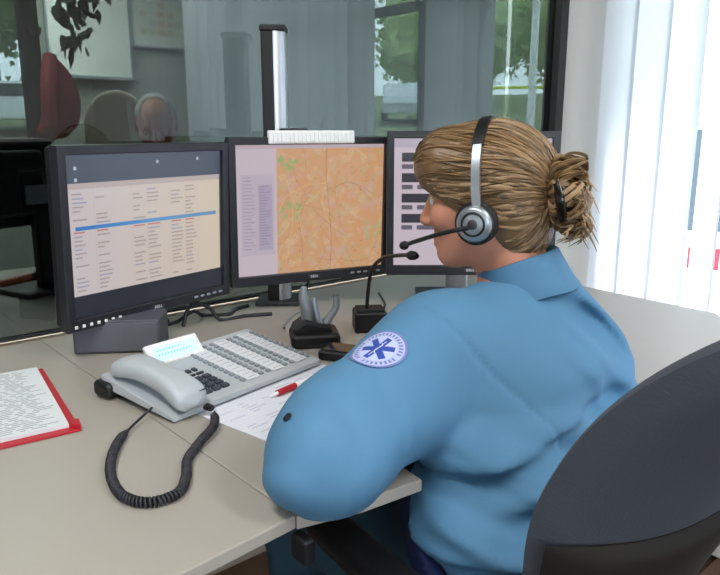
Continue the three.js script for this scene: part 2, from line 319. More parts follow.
// ---------------------------------------------------------------- monitors
function screenTable(c, w, h) {
  c.fillStyle = '#4d5566'; c.fillRect(0, 0, w, h);
  const g = c.createLinearGradient(0, 0, w, 0); g.addColorStop(0, '#d9cfd2'); g.addColorStop(1, '#e2d2bd');
  c.fillStyle = '#30343f'; c.fillRect(0, h * 0.865, w, h * 0.135);
  c.fillStyle = g; c.fillRect(w * 0.01, h * 0.17, w * 0.98, h * 0.695);
  c.fillStyle = '#c6b7b4'; c.fillRect(w * 0.01, h * 0.17, w * 0.98, h * 0.035);
  c.fillStyle = '#d8dce4'; for (const [x, y] of [[0.05, 0.07], [0.54, 0.05], [0.82, 0.04], [0.05, 0.14]]) c.fillRect(w * x, h * y, 12, 14);
  for (let r = 0; r < 24; r++) {
    const y = h * (0.225 + r * 0.026);
    if (r === 8) { const b = c.createLinearGradient(0, 0, w, 0); b.addColorStop(0, '#3d7fd0'); b.addColorStop(0.5, '#63a4dc'); b.addColorStop(1, '#6d98bf'); c.fillStyle = b; c.fillRect(w * 0.04, y, w * 0.92, h * 0.024); continue; }
    for (const x of [0.03, 0.16, 0.38, 0.47, 0.63, 0.73]) if (rnd() < 0.72) { c.fillStyle = r === 9 ? 'rgba(200,90,90,.7)' : rnd() < 0.2 ? 'rgba(120,130,180,.55)' : 'rgba(120,105,110,.45)'; c.fillRect(w * x, y + 4, w * rr(0.04, 0.085), 6); }
  }
  c.strokeStyle = 'rgba(150,140,140,.35)'; for (const x of [0.15, 0.37, 0.62, 0.82]) { c.beginPath(); c.moveTo(w * x, h * 0.2); c.lineTo(w * x, h * 0.86); c.stroke(); }
}
function screenMap(c, w, h) {
  c.fillStyle = '#dcaa7e'; c.fillRect(0, 0, w, h);
  for (let i = 0; i < 420; i++) { const x = rr(0.24, 1) * w, y = rnd() * h; c.fillStyle = ['rgba(228,192,152,.5)', 'rgba(222,164,120,.5)', 'rgba(216,178,166,.45)', 'rgba(206,188,148,.45)'][i % 4]; c.beginPath(); c.ellipse(x, y, rr(6, 34), rr(5, 22), rnd() * 3, 0, 7); c.fill(); }
  const patch = (x, y, r, col, n) => { for (let i = 0; i < n; i++) { c.fillStyle = col; c.beginPath(); c.ellipse(w * (x + rr(-r, r)), h * (y + rr(-r, r)), rr(5, 20), rr(4, 14), rnd() * 3, 0, 7); c.fill(); } };
  patch(0.33, 0.14, 0.06, 'rgba(150,190,120,.6)', 16); patch(0.36, 0.5, 0.07, 'rgba(165,190,130,.55)', 18); patch(0.93, 0.68, 0.08, 'rgba(180,190,140,.5)', 16); patch(0.82, 0.9, 0.09, 'rgba(190,190,140,.45)', 14); patch(0.36, 0.3, 0.1, 'rgba(215,160,165,.4)', 18);
  for (let i = 0; i < 34; i++) { c.strokeStyle = i % 3 ? 'rgba(150,105,70,.35)' : 'rgba(245,220,150,.55)'; c.lineWidth = rr(1, 3.5); c.beginPath(); let x = rr(0.24, 1) * w, y = rnd() * h, a = rnd() * 6.3; c.moveTo(x, y); for (let k = 0; k < 9; k++) { a += rr(-0.5, 0.5); x += Math.cos(a) * 40; y += Math.sin(a) * 40; c.lineTo(x, y); } c.stroke(); }
  c.strokeStyle = 'rgba(110,85,70,.5)'; c.lineWidth = 3; c.beginPath(); c.moveTo(w * 0.6, 0); c.bezierCurveTo(w * 0.56, h * 0.3, w * 0.66, h * 0.6, w * 0.62, h); c.stroke();
  for (let i = 0; i < 70; i++) { c.fillStyle = 'rgba(90,70,60,.5)'; c.fillRect(rr(0.26, 1) * w, rnd() * h, rr(3, 12), 3); }
  c.fillStyle = '#d6c6d0'; c.fillRect(0, 0, w * 0.26, h); c.fillStyle = '#c9b6be'; c.fillRect(0, 0, w, h * 0.03);
  c.fillStyle = '#cbbdcb'; c.fillRect(w * 0.03, h * 0.22, w * 0.21, h * 0.62); c.fillStyle = '#b8adc0'; c.fillRect(w * 0.14, h * 0.3, w * 0.09, h * 0.5);
  for (let i = 0; i < 22; i++) { c.fillStyle = 'rgba(110,100,125,.4)'; c.fillRect(w * 0.04, h * (0.24 + i * 0.026), w * rr(0.05, 0.09), 4); c.fillStyle = 'rgba(90,85,115,.3)'; c.fillRect(w * 0.15, h * (0.31 + i * 0.021), w * rr(0.03, 0.07), 4); }
}
function screenForms(c, w, h) {
  c.fillStyle = '#d5c8d2'; c.fillRect(0, 0, w, h); c.fillStyle = '#bfb4c4'; c.fillRect(0, 0, w, h * 0.07);
  for (const x of [0.05, 0.42, 0.72]) for (let r = 0; r < 4; r++) { const y = 0.11 + r * 0.16; c.fillStyle = '#3c3944'; c.fillRect(w * x, h * y, w * 0.25, h * 0.07); c.fillStyle = '#6b6673'; c.fillRect(w * x, h * (y + 0.09), w * 0.07, h * 0.035); c.fillRect(w * (x + 0.1), h * (y + 0.09), w * 0.13, h * 0.035); }
}
const badgeTex = canvas(64, 20, (c, w, h) => { c.fillStyle = '#3a3d44'; c.fillRect(0, 0, w, h); c.fillStyle = '#d9dde2'; c.font = 'bold 18px sans-serif'; c.textAlign = 'center'; c.fillText('DELL', w / 2, 16); });
function monitor(label, pos, yaw, tilt, draw, stand) {
  const t = thing('monitor', label, 'monitor', pos, yaw), W = 0.41, H = 0.345, b = 0.017, bb = 0.024;
  t.rotation.order = 'YXZ'; t.rotation.x = tilt;
  const fr = new THREE.Shape([[-W / 2, -H / 2], [W / 2, -H / 2], [W / 2, H / 2], [-W / 2, H / 2]].map((p) => new THREE.Vector2(...p)));
  fr.holes.push(new THREE.Path([[-W / 2 + b, -H / 2 + bb], [-W / 2 + b, H / 2 - b], [W / 2 - b, H / 2 - b], [W / 2 - b, -H / 2 + bb]].map((p) => new THREE.Vector2(...p))));
  mk('bezel', new THREE.ExtrudeGeometry(fr, { depth: 0.022, bevelEnabled: true, bevelSize: 0.002, bevelThickness: 0.002, bevelOffset: -0.002, bevelSegments: 2 }).translate(0, 0, -0.013), mat.bezel, t);
  mk('back_shell', [rbox(W - 0.006, H - 0.006, 0.024, 0.008, 0, 0, -0.026), rbox(W * 0.7, H * 0.66, 0.03, 0.012, 0, 0, -0.05)], mat.black, t);
  const tex = canvas(820, 676, draw);
  mk('screen', new THREE.PlaneGeometry(W - 2 * b, H - b - bb).translate(0, (bb - b) / 2, 0.002), new THREE.MeshStandardMaterial({ color: 0x08090b, roughness: 0.3, emissive: 0xffffff, emissiveMap: tex, emissiveIntensity: 0.29 }), t);
  mk('badge', new THREE.PlaneGeometry(0.03, 0.0095).translate(0, -H / 2 + bb / 2, 0.0125), new THREE.MeshStandardMaterial({ map: badgeTex, roughness: 0.4 }), t);
  for (let i = 0; i < 5; i++) mk('button', rbox(0.01, 0.005, 0.003, 0.0015, W / 2 - 0.03 - i * 0.018, -H / 2 + bb / 2, 0.012), mat.keyGrey, t);
  stand(t);
  return t;
}
const poleAt = [0.99, 0.055];
const arm = (x, y, z) => (t) => wpart('arm', [tube([[x, y, z], [(x + poleAt[0]) / 2, y, lerp(z, poleAt[1], 0.6)], [poleAt[0], y, poleAt[1] + 0.036]], 0.014, 16, 10)], mat.darkGrey, t);
monitor('left monitor showing a pale table with a blue highlighted row', [0.612, 0.972, 0.158], 13.4 * Math.PI / 180, 0.045, screenTable, (t) => {
  mk('stand_post', rbox(0.06, 0.24, 0.03, 0.008, 0, -0.112, -0.082), mat.black, t);
  wpart('stand_foot', rbox(0.16, 0.014, 0.055, 0.006, 0.6, 0.7475, 0.046), mat.black, t);
  for (let i = 0; i < 7; i++) mk('control_mark', rbox(0.006, 0.006, 0.003, 0.001, -0.19 + i * 0.016, -0.163, 0.0125), mat.white, t);
});
monitor('middle monitor showing an orange city map with a lilac side panel', [1.017, 0.983, 0.166], -15.2 * Math.PI / 180, 0.04, screenMap, (t) => mk('mount_plate', rbox(0.1, 0.1, 0.012, 0.004, 0, 0, -0.07), mat.darkGrey, t));
monitor('right monitor half hidden behind the woman, showing lilac forms with dark boxes', [1.318, 0.996, 0.405], -41.2 * Math.PI / 180, -0.04, screenForms, (t) => {
  mk('stand_post', rbox(0.055, 0.24, 0.03, 0.008, -0.02, -0.12, -0.082), mat.silver, t);
  wpart('stand_foot', rbox(0.2, 0.014, 0.16, 0.006, 0, 0.7475, 0).rotateY(-0.72).translate(1.36, 0, 0.325), mat.black, t);
});
{
  const t = thing('monitor_pole', 'tall aluminium pole with a black side rising behind the middle monitor', 'pole', [poleAt[0], 0.74, poleAt[1]], -0.72);
  const h = 0.645;
  mk('pole', extrude(Array.from({ length: 25 }, (_, i) => { const a = -Math.PI / 2 + Math.PI * i / 24; return [0.004 + 0.028 * Math.cos(a), 0.031 * Math.sin(a)]; }), h, 0.001).rotateX(-Math.PI / 2).translate(0, h / 2 + 0.012, 0), mat.alu, t);
  mk('side_channel', rbox(0.028, h, 0.058, 0.003, -0.011, h / 2 + 0.012, 0), mat.black, t);
  mk('end_cap', rbox(0.062, 0.014, 0.066, 0.004, 0.003, h + 0.018, 0), mat.black, t);
  mk('base_plate', rbox(0.11, 0.012, 0.1, 0.004, 0, 0.006, 0), mat.darkGrey, t);
  const clampBar = wpart('clamp', rbox(0.05, 0.02, 0.05, 0.004, 0.985, 1.165, 0.14), mat.darkGrey, t);
  const rail = [rbox(0.215, 0.03, 0.014, 0.004, 0, 0, 0)]; for (let i = 0; i < 20; i++) rail.push(rbox(0.004, 0.022, 0.004, 0.001, -0.095 + i * 0.01, 0, 0.008));
  wpart('ribbed_rail', merge(rail).rotateY(-0.27).translate(1.008, 1.155, 0.18), mat.white, t);
  wpart('arm', tube([[0.985, 0.98, 0.07], [0.99, 0.98, 0.085], [1.0, 0.983, 0.1]], 0.014, 12, 10), mat.darkGrey, t);
}

// ---------------------------------------------------------------- things on the desk
{
  const t = thing('speaker_box', 'flat dark grey box standing on the desk under the left monitor', 'speaker', [0.52, 0.74, 0.18], -0.62);
  mk('cabinet', rbox(0.168, 0.068, 0.09, 0.004, 0, 0.034, -0.02), M(0x4b4e57, 0.6), t); mk('front_panel', rbox(0.158, 0.058, 0.004, 0.0018, 0, 0.034, 0.026), M(0x5a5c64, 0.8), t);
}
{
  // telephone: local x runs from the handset to the far right, z towards the sitter
  const t = thing('telephone', 'grey desk telephone with many key rows and a handset lying on its left', 'telephone', [0.432, 0.74, 0.592], 0.20);
  const W = 0.335, D = 0.215, slope = 0.15;
  const prof = (z0, z1, lift, th) => [[z0, 0.012 + lift], [z1, 0.012 + lift + (z1 - z0) * slope], [z1, 0.012 + lift + (z1 - z0) * slope - th], [z0, 0.002 + lift]];
  const wedge = (x0, x1, pts, bev = 0.002) => extrude(pts.map(([z, y]) => [z, y]), x1 - x0, bev).rotateY(Math.PI / 2).translate((x0 + x1) / 2, 0, 0);   // (z inwards = -z)
  const body = mk('body', wedge(0.06, W, prof(0, D, 0.006, 0.026), 0.004), mat.phone, t);
  mk('foot_wedge', wedge(0.012, W - 0.02, [[0.08, 0.002], [0.208, 0.002], [0.208, 0.02], [0.08, 0.012]], 0.001), mat.black, t);
  const cradle = mk('cradle', wedge(0, 0.066, [[0.004, 0.004], [0.004, 0.014], [0.21, 0.048], [0.21, 0.022]], 0.002), mat.phone, t);
  mk('handset_rest', rbox(0.056, 0.034, 0.05, 0.01, 0.018, 0.02, -0.2), mat.black, t);
  // handset: arched bar with a full ear piece and mouth piece
  const P = []; const hs = (v) => { const e = Math.pow(Math.abs(v * 2 - 1), 2.2); return { w: lerp(0.024, 0.033, e), hT: 0.078 + 0.012 * (1 - e) - 0.008 * Math.pow(Math.abs(v * 2 - 1), 6), hB: lerp(0.052, 0.03, e) }; };
  const N = 36, K = 20, idx = [], uv = [];
  for (let i = 0; i <= N; i++) { const v = i / N, s = hs(v), end = Math.sqrt(Math.max(0, 1 - Math.pow(Math.abs(v * 2 - 1), 12))); for (let j = 0; j <= K; j++) { const a = j / K * Math.PI * 2, cx = Math.sign(Math.cos(a)) * Math.pow(Math.abs(Math.cos(a)), 0.6), cy = Math.sign(Math.sin(a)) * Math.pow(Math.abs(Math.sin(a)), 0.75), m = (s.hT + s.hB) / 2, hh = (s.hT - s.hB) / 2; P.push(cx * s.w * end, m + cy * hh * end, -lerp(-0.012, 0.2, v)); uv.push(j / K, v); } }
  for (let i = 0; i < N; i++) for (let j = 0; j < K; j++) { const a = i * (K + 1) + j, b = a + K + 1; idx.push(a, a + 1, b, b, a + 1, b + 1); }
  const hg = new THREE.BufferGeometry(); hg.setAttribute('position', new THREE.Float32BufferAttribute(P, 3)); hg.setAttribute('uv', new THREE.Float32BufferAttribute(uv, 2)); hg.setIndex(idx); hg.computeVertexNormals();
  hg.translate(0.03, -0.028, 0).rotateX(slope * 0.75).translate(0, 0.01, 0);
  const hand = thing('telephone_handset', 'grey curved handset resting on the left side of the telephone', 'handset', [0.432, 0.74, 0.592], 0.20);
  mk('handset_body', hg, mat.phone, hand); hand.scale.set(1.04, 0.85, 0.9);
  mk('cord_socket', cyl(0.006, 0.007, 0.012, 0, 0, 0, 14).rotateX(Math.PI / 2).translate(0.05, 0.018, 0.018), mat.black, hand);
  mk('speaker_grille', rbox(0.014, 0.002, 0.014, 0.0009, 0.046, 0.0505, 0.002), mat.darkGrey, hand);
  // keys lie in the tilted plane of the top
  const plane = new THREE.Group(); const onTop = (x, z, y = 0) => [x, 0.018 + z * slope + y, -z];
  const key = (w, d, m, x, z, name = 'key', h = 0.006) => { const o = mk(name, rbox(w, h, d, 0.0016, 0, 0, 0, 1), m, t); o.position.set(...onTop(x, z, 0.0015)); o.rotation.x = Math.atan(slope); return o; };
  for (let r = 0; r < 4; r++) for (let c = 0; c < 3; c++) key(0.0145, 0.0125, mat.phoneKey, 0.088 + c * 0.018, 0.032 + r * 0.0165, 'number_key', 0.008);
  for (let c = 0; c < 3; c++) key(0.0145, 0.006, mat.phoneKey, 0.088 + c * 0.018, 0.1, 'number_key');
  for (let k = 0; k < 4; k++) key(0.008, 0.012, mat.phoneKey, 0.086 + k * 0.013, 0.118, 'number_key');
  for (let s = 0; s < 3; s++) {
    const x0 = 0.165 + s * 0.06;
    key(0.029, 0.18, mat.paper, x0 + 0.017, 0.109, 'label_strip', 0.003);
    for (let r = 0; r < 12; r++) { key(0.008, 0.0092, mat.keyGrey, x0 - 0.004, 0.028 + r * 0.0148); key(0.008, 0.0092, mat.keyGrey, x0 + 0.0385, 0.028 + r * 0.0148); key(0.02, 0.0035, M(0x8b93a3, 0.8), x0 + 0.017, 0.028 + r * 0.0148, 'label_line', 0.0036); }
  }
  const lcdTex = canvas(256, 96, (c, w, h) => { c.fillStyle = '#a9dcf4'; c.fillRect(0, 0, w, h); c.fillStyle = 'rgba(70,120,160,.55)'; for (const [y, n] of [[22, 8], [52, 11]]) for (let i = 0; i < n; i++) c.fillRect(20 + i * 18, y, 11, 13); });
  const lcd = mk('display_housing', rbox(0.112, 0.05, 0.012, 0.004), mat.white, t); lcd.position.set(0.135, 0.062, -0.19); lcd.rotation.x = -0.62; t.scale.set(1, 0.8, 0.9);
  const glass = mk('display_screen', new THREE.PlaneGeometry(0.092, 0.032).translate(0, 0, 0.0066), new THREE.MeshStandardMaterial({ map: lcdTex, emissive: 0xffffff, emissiveMap: lcdTex, emissiveIntensity: 0.35, roughness: 0.25 }), lcd);
}
{
  // coiled cord: a helix that follows a curve on the desk
  const c = curve([[0.418, 0.757, 0.545], [0.385, 0.747, 0.56], [0.343, 0.747, 0.602], [0.307, 0.747, 0.66], [0.288, 0.747, 0.715], [0.285, 0.747, 0.762], [0.302, 0.747, 0.79], [0.335, 0.747, 0.792], [0.362, 0.747, 0.762], [0.386, 0.747, 0.72], [0.425, 0.748, 0.683], [0.462, 0.752, 0.655], [0.482, 0.757, 0.622]]);
  const n = 2600, fr = c.computeFrenetFrames(400), pts = [];
  for (let i = 0; i <= n; i++) {
    const t = i / n, p = c.getPointAt(t), k = Math.min(399, Math.floor(t * 400)), a = t * 2 * Math.PI * 118, r = 0.0048 * sstep(t, 0.1, 0.16) * (1 - sstep(t, 0.97, 1));
    const tan = c.getTangentAt(t), side = V(0, 1, 0).cross(tan).normalize(), up = tan.clone().cross(side);
    pts.push(p.addScaledVector(side, Math.cos(a) * r).addScaledVector(up, Math.sin(a) * r));
  }
  const path = new THREE.CatmullRomCurve3(pts);
  path.getPointAt = path.getPoint; path.getTangentAt = path.getTangent;
  const g = new THREE.TubeGeometry(path, 2600, 0.0021, 5);
  tag(mk('coiled_cord', g, mat.cord), 'dark coiled telephone cord looping over the desk in front of the telephone', 'cord');
}
{
  const t = thing('notebook', 'red covered folder with printed sheets lying at the left end of the desk', 'folder', [0.2, 0.74, 0.36]);
  const A = [0.362, 0.206], B = [0.318, 0.522], l = [-0.975, -0.1];
  const off = (p, d, e = 0) => [p[0] + l[0] * d, p[1] + l[1] * d + e];
  wpart('cover', slab([A, B, off(B, 0.235), off(A, 0.235)], 0.7402, 0.7442, 0.001), mat.red, t);
  wpart('cover_corner', slab([[0.306, 0.508], [0.318, 0.524], [0.324, 0.498], [0.312, 0.49]], 0.744, 0.751, 0.001), mat.red, t);
  const tex = canvas(420, 594, (c, w, h) => { c.fillStyle = '#d5d9dc'; c.fillRect(0, 0, w, h); c.fillStyle = 'rgba(90,95,105,.55)'; for (let r = 0; r < 40; r++) { let x = 22; while (x < w - 60) { const q = rr(14, 60); c.fillRect(x, 24 + r * 14, q, 5); x += q + rr(6, 22); } } });
  const a = off(A, 0.012, 0.006), b = off(B, 0.012, -0.014), d = off(B, 0.225, -0.014), e = off(A, 0.225, 0.006);
  wpart('page_block', slab([a, b, d, e], 0.7442, 0.7498, 0.0005), mat.paper, t);
  const q = new THREE.BufferGeometry(), y = 0.7501; q.setAttribute('position', new THREE.Float32BufferAttribute([e[0], y, e[1], a[0], y, a[1], b[0], y, b[1], d[0], y, d[1]], 3)); q.setAttribute('uv', new THREE.Float32BufferAttribute([0, 1, 1, 1, 1, 0, 0, 0], 2)); q.setIndex([0, 2, 1, 0, 3, 2]); q.computeVertexNormals();
  wpart('printed_page', q, new THREE.MeshStandardMaterial({ map: tex, roughness: 0.85 }), t);
}
{
  const t = thing('paper_sheet', 'white form sheet under the telephone and the red and white pen', 'paper', [0.64, 0.74, 0.62]);
  const tex = canvas(594, 420, (c, w, h) => { c.fillStyle = '#dcdfe9'; c.fillRect(0, 0, w, h); c.strokeStyle = 'rgba(130,135,165,.5)'; c.fillStyle = 'rgba(120,125,160,.45)'; for (let r = 0; r < 20; r++) { c.beginPath(); c.moveTo(16, 24 + r * 20); c.lineTo(w - 16, 24 + r * 20); c.stroke(); for (let k = 0; k < 6; k++) if (rnd() < 0.5) c.fillRect(30 + k * 92, 12 + r * 20, rr(20, 70), 5); } });
  const c0 = [0.47, 0.55], c1 = [0.505, 0.742], c2 = [0.798, 0.69], c3 = [0.763, 0.498];
  wpart('sheet_stack', slab([c0, c1, c2, c3], 0.7402, 0.7415), M(0xdadde6, 0.85), t);
  const y = 0.7417, q = new THREE.BufferGeometry(); q.setAttribute('position', new THREE.Float32BufferAttribute([c0[0], y, c0[1], c3[0], y, c3[1], c2[0], y, c2[1], c1[0], y, c1[1]], 3)); q.setAttribute('uv', new THREE.Float32BufferAttribute([0, 1, 1, 1, 1, 0, 0, 0], 2)); q.setIndex([0, 2, 1, 0, 3, 2]); q.computeVertexNormals();
  wpart('printed_page', q, new THREE.MeshStandardMaterial({ map: tex, roughness: 0.85 }), t);
}
{
  const a = V(0.61, 0.7475, 0.6), b = V(0.735, 0.7475, 0.572), t = thing('pen', 'red and white pen lying on the form sheet beside the telephone', 'pen', [0.665, 0.7475, 0.588], Math.atan2(0.028, 0.125));
  const L = 0.13, along = (r0, r1, x0, x1) => new THREE.CylinderGeometry(r1, r0, x1 - x0, 16).rotateZ(-Math.PI / 2).translate((x0 + x1) / 2, 0, 0);
  mk('tip', along(0.0008, 0.0032, -0.075, -0.056), mat.white, t); mk('grip', along(0.0052, 0.0055, -0.056, -0.012), mat.red, t); mk('barrel', along(0.0046, 0.0044, -0.012, 0.066), mat.white, t);
  mk('clip', rbox(0.035, 0.0016, 0.003, 0.0007, 0.045, 0.0056, 0), mat.white, t);
}
{
  // headset cradle: black wedge foot with two upright grey prongs
  const t = thing('headset_cradle', 'grey headset holder with a black foot and two upright prongs beside the telephone', 'holder', [0.84, 0.74, 0.40], -0.55);
  mk('foot', [rbox(0.1, 0.03, 0.085, 0.01, 0, 0.015, 0), extrude([[-0.05, 0], [0.042, 0], [0.032, 0.03], [-0.02, 0.045], [-0.044, 0.028]], 0.06, 0.006).translate(0, 0.012, 0)], mat.black, t);
  mk('prong', taper([[-0.012, 0.035, 0], [-0.014, 0.075, 0], [-0.022, 0.105, 0.0], [-0.018, 0.122, 0.0]], [0.02, 0.02, 0.014, 0.007], 20, 14, 0.7), mat.cradle, t);
  mk('prong', taper([[0.014, 0.03, 0], [0.03, 0.052, 0], [0.045, 0.075, 0.0], [0.046, 0.1, 0.0]], [0.015, 0.011, 0.009, 0.009], 20, 14, 0.8), mat.cradle, t);
  mk('spine', taper([[-0.002, 0.1, 0.012], [0.006, 0.06, 0.016], [0.016, 0.03, 0.018]], [0.004, 0.006, 0.006], 14, 8), mat.silver, t);
}
{
  const t = thing('desk_microphone', 'black desk microphone with a thin gooseneck reaching towards the face', 'microphone', [0.985, 0.74, 0.405], -0.6);
  mk('base', rbox(0.072, 0.046, 0.062, 0.006, 0.004, 0.023, -0.01), mat.black, t); mk('base_top', rbox(0.06, 0.006, 0.05, 0.002, 0.004, 0.048, -0.01), mat.blackSoft, t);
  wpart('gooseneck', tube([[0.984, 0.785, 0.4], [0.984, 0.83, 0.405], [0.976, 0.88, 0.425], [0.955, 0.915, 0.48], [0.925, 0.937, 0.565], [0.905, 0.945, 0.61]], 0.0042, 40, 8), mat.black, t);
  wpart('microphone_head', taper([[0.908, 0.944, 0.603], [0.9, 0.947, 0.622], [0.893, 0.949, 0.64]], [0.006, 0.009, 0.008, 0.004], 12, 12), mat.blackSoft, t);
}
{
  const t = thing('handheld_device', 'flat black handheld device lying between the telephone and the sleeve', 'handheld', [0.83, 0.74, 0.525], 0.5);
  mk('case', rbox(0.06, 0.02, 0.11, 0.006, 0, 0.01, 0), mat.black, t); mk('screen_glass', rbox(0.048, 0.002, 0.06, 0.0009, 0, 0.0205, -0.018), M(0x1b1f24, 0.12), t); mk('button', rbox(0.012, 0.003, 0.008, 0.001, 0, 0.0212, 0.028), mat.silver, t);
}
{
  const y = 0.744, c = (name, label, pts, r = 0.003, m = mat.cord) => tag(mk(name, tube(pts, r, 60, 8), m), label, 'cable');
  c('cable', 'black cable tangle lying behind the telephone, its front strand', [[0.64, y, 0.09], [0.7, y, 0.07], [0.73, 0.765, 0.085], [0.77, y, 0.06], [0.82, y, 0.09], [0.86, y, 0.06], [0.9, y, 0.05]], 0.0045);
  c('cable', 'looped black cable standing up from the tangle behind the telephone', [[0.69, y, 0.115], [0.71, 0.775, 0.1], [0.735, 0.785, 0.085], [0.765, 0.77, 0.1], [0.78, y, 0.12], [0.84, y, 0.13], [0.9, y, 0.155]], 0.0045);
  c('cable', 'thin grey cable running from the telephone to the middle monitor', [[0.835, 0.752, 0.3], [0.86, y, 0.26], [0.93, y, 0.2], [0.985, y, 0.165], [1.02, 0.775, 0.13]], 0.0022, mat.keyGrey);
  c('cable', 'black cable hanging below the middle monitor down to the desk', [[1.075, 0.85, 0.1], [1.05, 0.80, 0.105], [1.01, 0.765, 0.14], [0.985, y, 0.19], [0.975, y, 0.225]], 0.0032);
  c('cable', 'thin black cable crossing the desk behind the desk microphone', [[1.0, y, 0.36], [1.08, y, 0.33], [1.16, y, 0.27], [1.24, y, 0.16]], 0.0026);
}

// ---------------------------------------------------------------- people
const vadd = (a, b, s = 1) => [a[0] + b[0] * s, a[1] + b[1] * s, a[2] + b[2] * s];
const vnorm = (a) => { const l = Math.hypot(...a); return [a[0] / l, a[1] / l, a[2] / l]; };
const vcross = (a, b) => [a[1] * b[2] - a[2] * b[1], a[2] * b[0] - a[0] * b[2], a[0] * b[1] - a[1] * b[0]];
function headFrame(H, f, scale = 1) {
  f = vnorm(f); const l = vnorm(vcross([0, 1, 0], f)), u = vcross(f, l);
  return { H, l, u, f, s: scale, loc: (p) => { const q = sub3(p, H); return [dot3(q, l) / scale, dot3(q, u) / scale, dot3(q, f) / scale]; }, out: (a) => vadd(vadd(vadd(H, l, a[0] * scale), u, a[1] * scale), f, a[2] * scale) };
}
function headSDF(F) {                                        // local axes: x to the person's left, y up, z forward
  const skull = ell([0, 0.022, -0.012], [0.073, 0.078, 0.09]), face = ell([0, -0.03, 0.02], [0.06, 0.083, 0.073]), jaw = cone([0, -0.088, 0.058], [0, -0.05, 0.02], 0.026, 0.05), jawL = cone([0.046, -0.055, 0.0], [0.012, -0.094, 0.062], 0.02, 0.016), jawR = cone([-0.046, -0.055, 0.0], [-0.012, -0.094, 0.062], 0.02, 0.016);
  const nose = cone([0, 0.004, 0.089], [0, -0.034, 0.106], 0.008, 0.0115), nostril = union([ell([0.01, -0.038, 0.097], [0.008, 0.007, 0.01]), ell([-0.01, -0.038, 0.097], [0.008, 0.007, 0.01])], 0.006), brow = cone([0.036, 0.016, 0.075], [-0.036, 0.016, 0.075], 0.009, 0.009);
  const lipU = cone([0.02, -0.063, 0.082], [-0.02, -0.063, 0.082], 0.006, 0.006), lipL = cone([0.016, -0.073, 0.083], [-0.016, -0.073, 0.083], 0.0065, 0.0065), mouth = ell([0, -0.068, 0.094], [0.022, 0.0016, 0.01]);
  const eyeL = ell([0.031, -0.002, 0.088], [0.0128, 0.0062, 0.012]), eyeR = ell([-0.031, -0.002, 0.088], [0.0128, 0.0062, 0.012]), ballL = ell([0.031, -0.002, 0.073], [0.0118, 0.0118, 0.0118]), ballR = ell([-0.031, -0.002, 0.073], [0.0118, 0.0118, 0.0118]);
  const cheek = union([ell([0.04, -0.028, 0.06], [0.022, 0.02, 0.02]), ell([-0.04, -0.028, 0.06], [0.022, 0.02, 0.02])], 0.01);
  const ear = (s) => { const a = ell([0.077 * s, -0.015, -0.012], [0.007, 0.031, 0.018]), b = ell([0.084 * s, -0.012, -0.01], [0.006, 0.02, 0.01]); return (q) => smax(a(q), -b(q), 0.004); };
  const eL = ear(1), eR = ear(-1);
  return (p) => {
    const q = F.loc(p);
    let d = smin(skull(q), face(q), 0.03); d = smin(d, jaw(q), 0.025); d = smin(d, jawL(q), 0.02); d = smin(d, jawR(q), 0.02); d = smin(d, cheek(q), 0.02); d = smin(d, brow(q), 0.014);
    d = smax(d, -eyeL(q), 0.012); d = smax(d, -eyeR(q), 0.012); d = Math.min(d, ballL(q), ballR(q));
    d = smin(d, nose(q), 0.012); d = smin(d, nostril(q), 0.005); d = smin(d, smin(lipU(q), lipL(q), 0.003), 0.006); d = smax(d, -mouth(q), 0.002);
    d = smin(d, Math.min(eL(q), eR(q)), 0.006);
    return d * F.s;
  };
}
function handSDF(w, dir, back, thumbSide, curl = 0.35) {     // palm, four fingers and a thumb; back = direction out of the back of the hand
  dir = vnorm(dir); const side = vnorm(vcross(dir, back)); back = vcross(side, dir);
  const P = (a, b, c) => vadd(vadd(vadd(w, dir, a), side, b * thumbSide), back, c);
  const palm = [], fingers = [];
  [[0.027, 0.066, 0.0092], [0.009, 0.074, 0.0095], [-0.009, 0.069, 0.009], [-0.026, 0.054, 0.0078]].forEach(([b, L, r], i) => {
    palm.push(cone(P(0.0, b * 0.62, 0), P(0.082 - 0.004 * Math.abs(i - 1), b, 0.003), 0.017, 0.0125));
    let q = [0.084 - 0.004 * Math.abs(i - 1), b, 0.003], ang = -0.12; const parts = [];
    for (const [share, add, rr1] of [[0.45, curl, 0.95], [0.32, curl * 1.1, 0.86], [0.25, curl * 0.7, 0.74]]) {
      ang -= add; const n = [q[0] + Math.cos(ang) * L * share, q[1] + b * 0.06, q[2] + Math.sin(ang) * L * share];
      parts.push(cone(P(...q), P(...n), r * (rr1 + 0.08), r * rr1)); q = n;
    }
    fingers.push(union(parts, 0.003));
  });
  const thumb = union([cone(P(0.018, 0.02, -0.004), P(0.05, 0.044, -0.012), 0.0145, 0.0115), cone(P(0.05, 0.044, -0.012), P(0.077, 0.051, -0.016), 0.0108, 0.0095), cone(P(0.077, 0.051, -0.016), P(0.098, 0.048, -0.02), 0.0095, 0.0075)], 0.005);
  const pm = union(palm, 0.014);
  return (p) => { let d = pm(p); for (const f of fingers) { const e = f(p); d = smin(d, e, 0.004); } return smin(d, thumb(p), 0.008); };
}
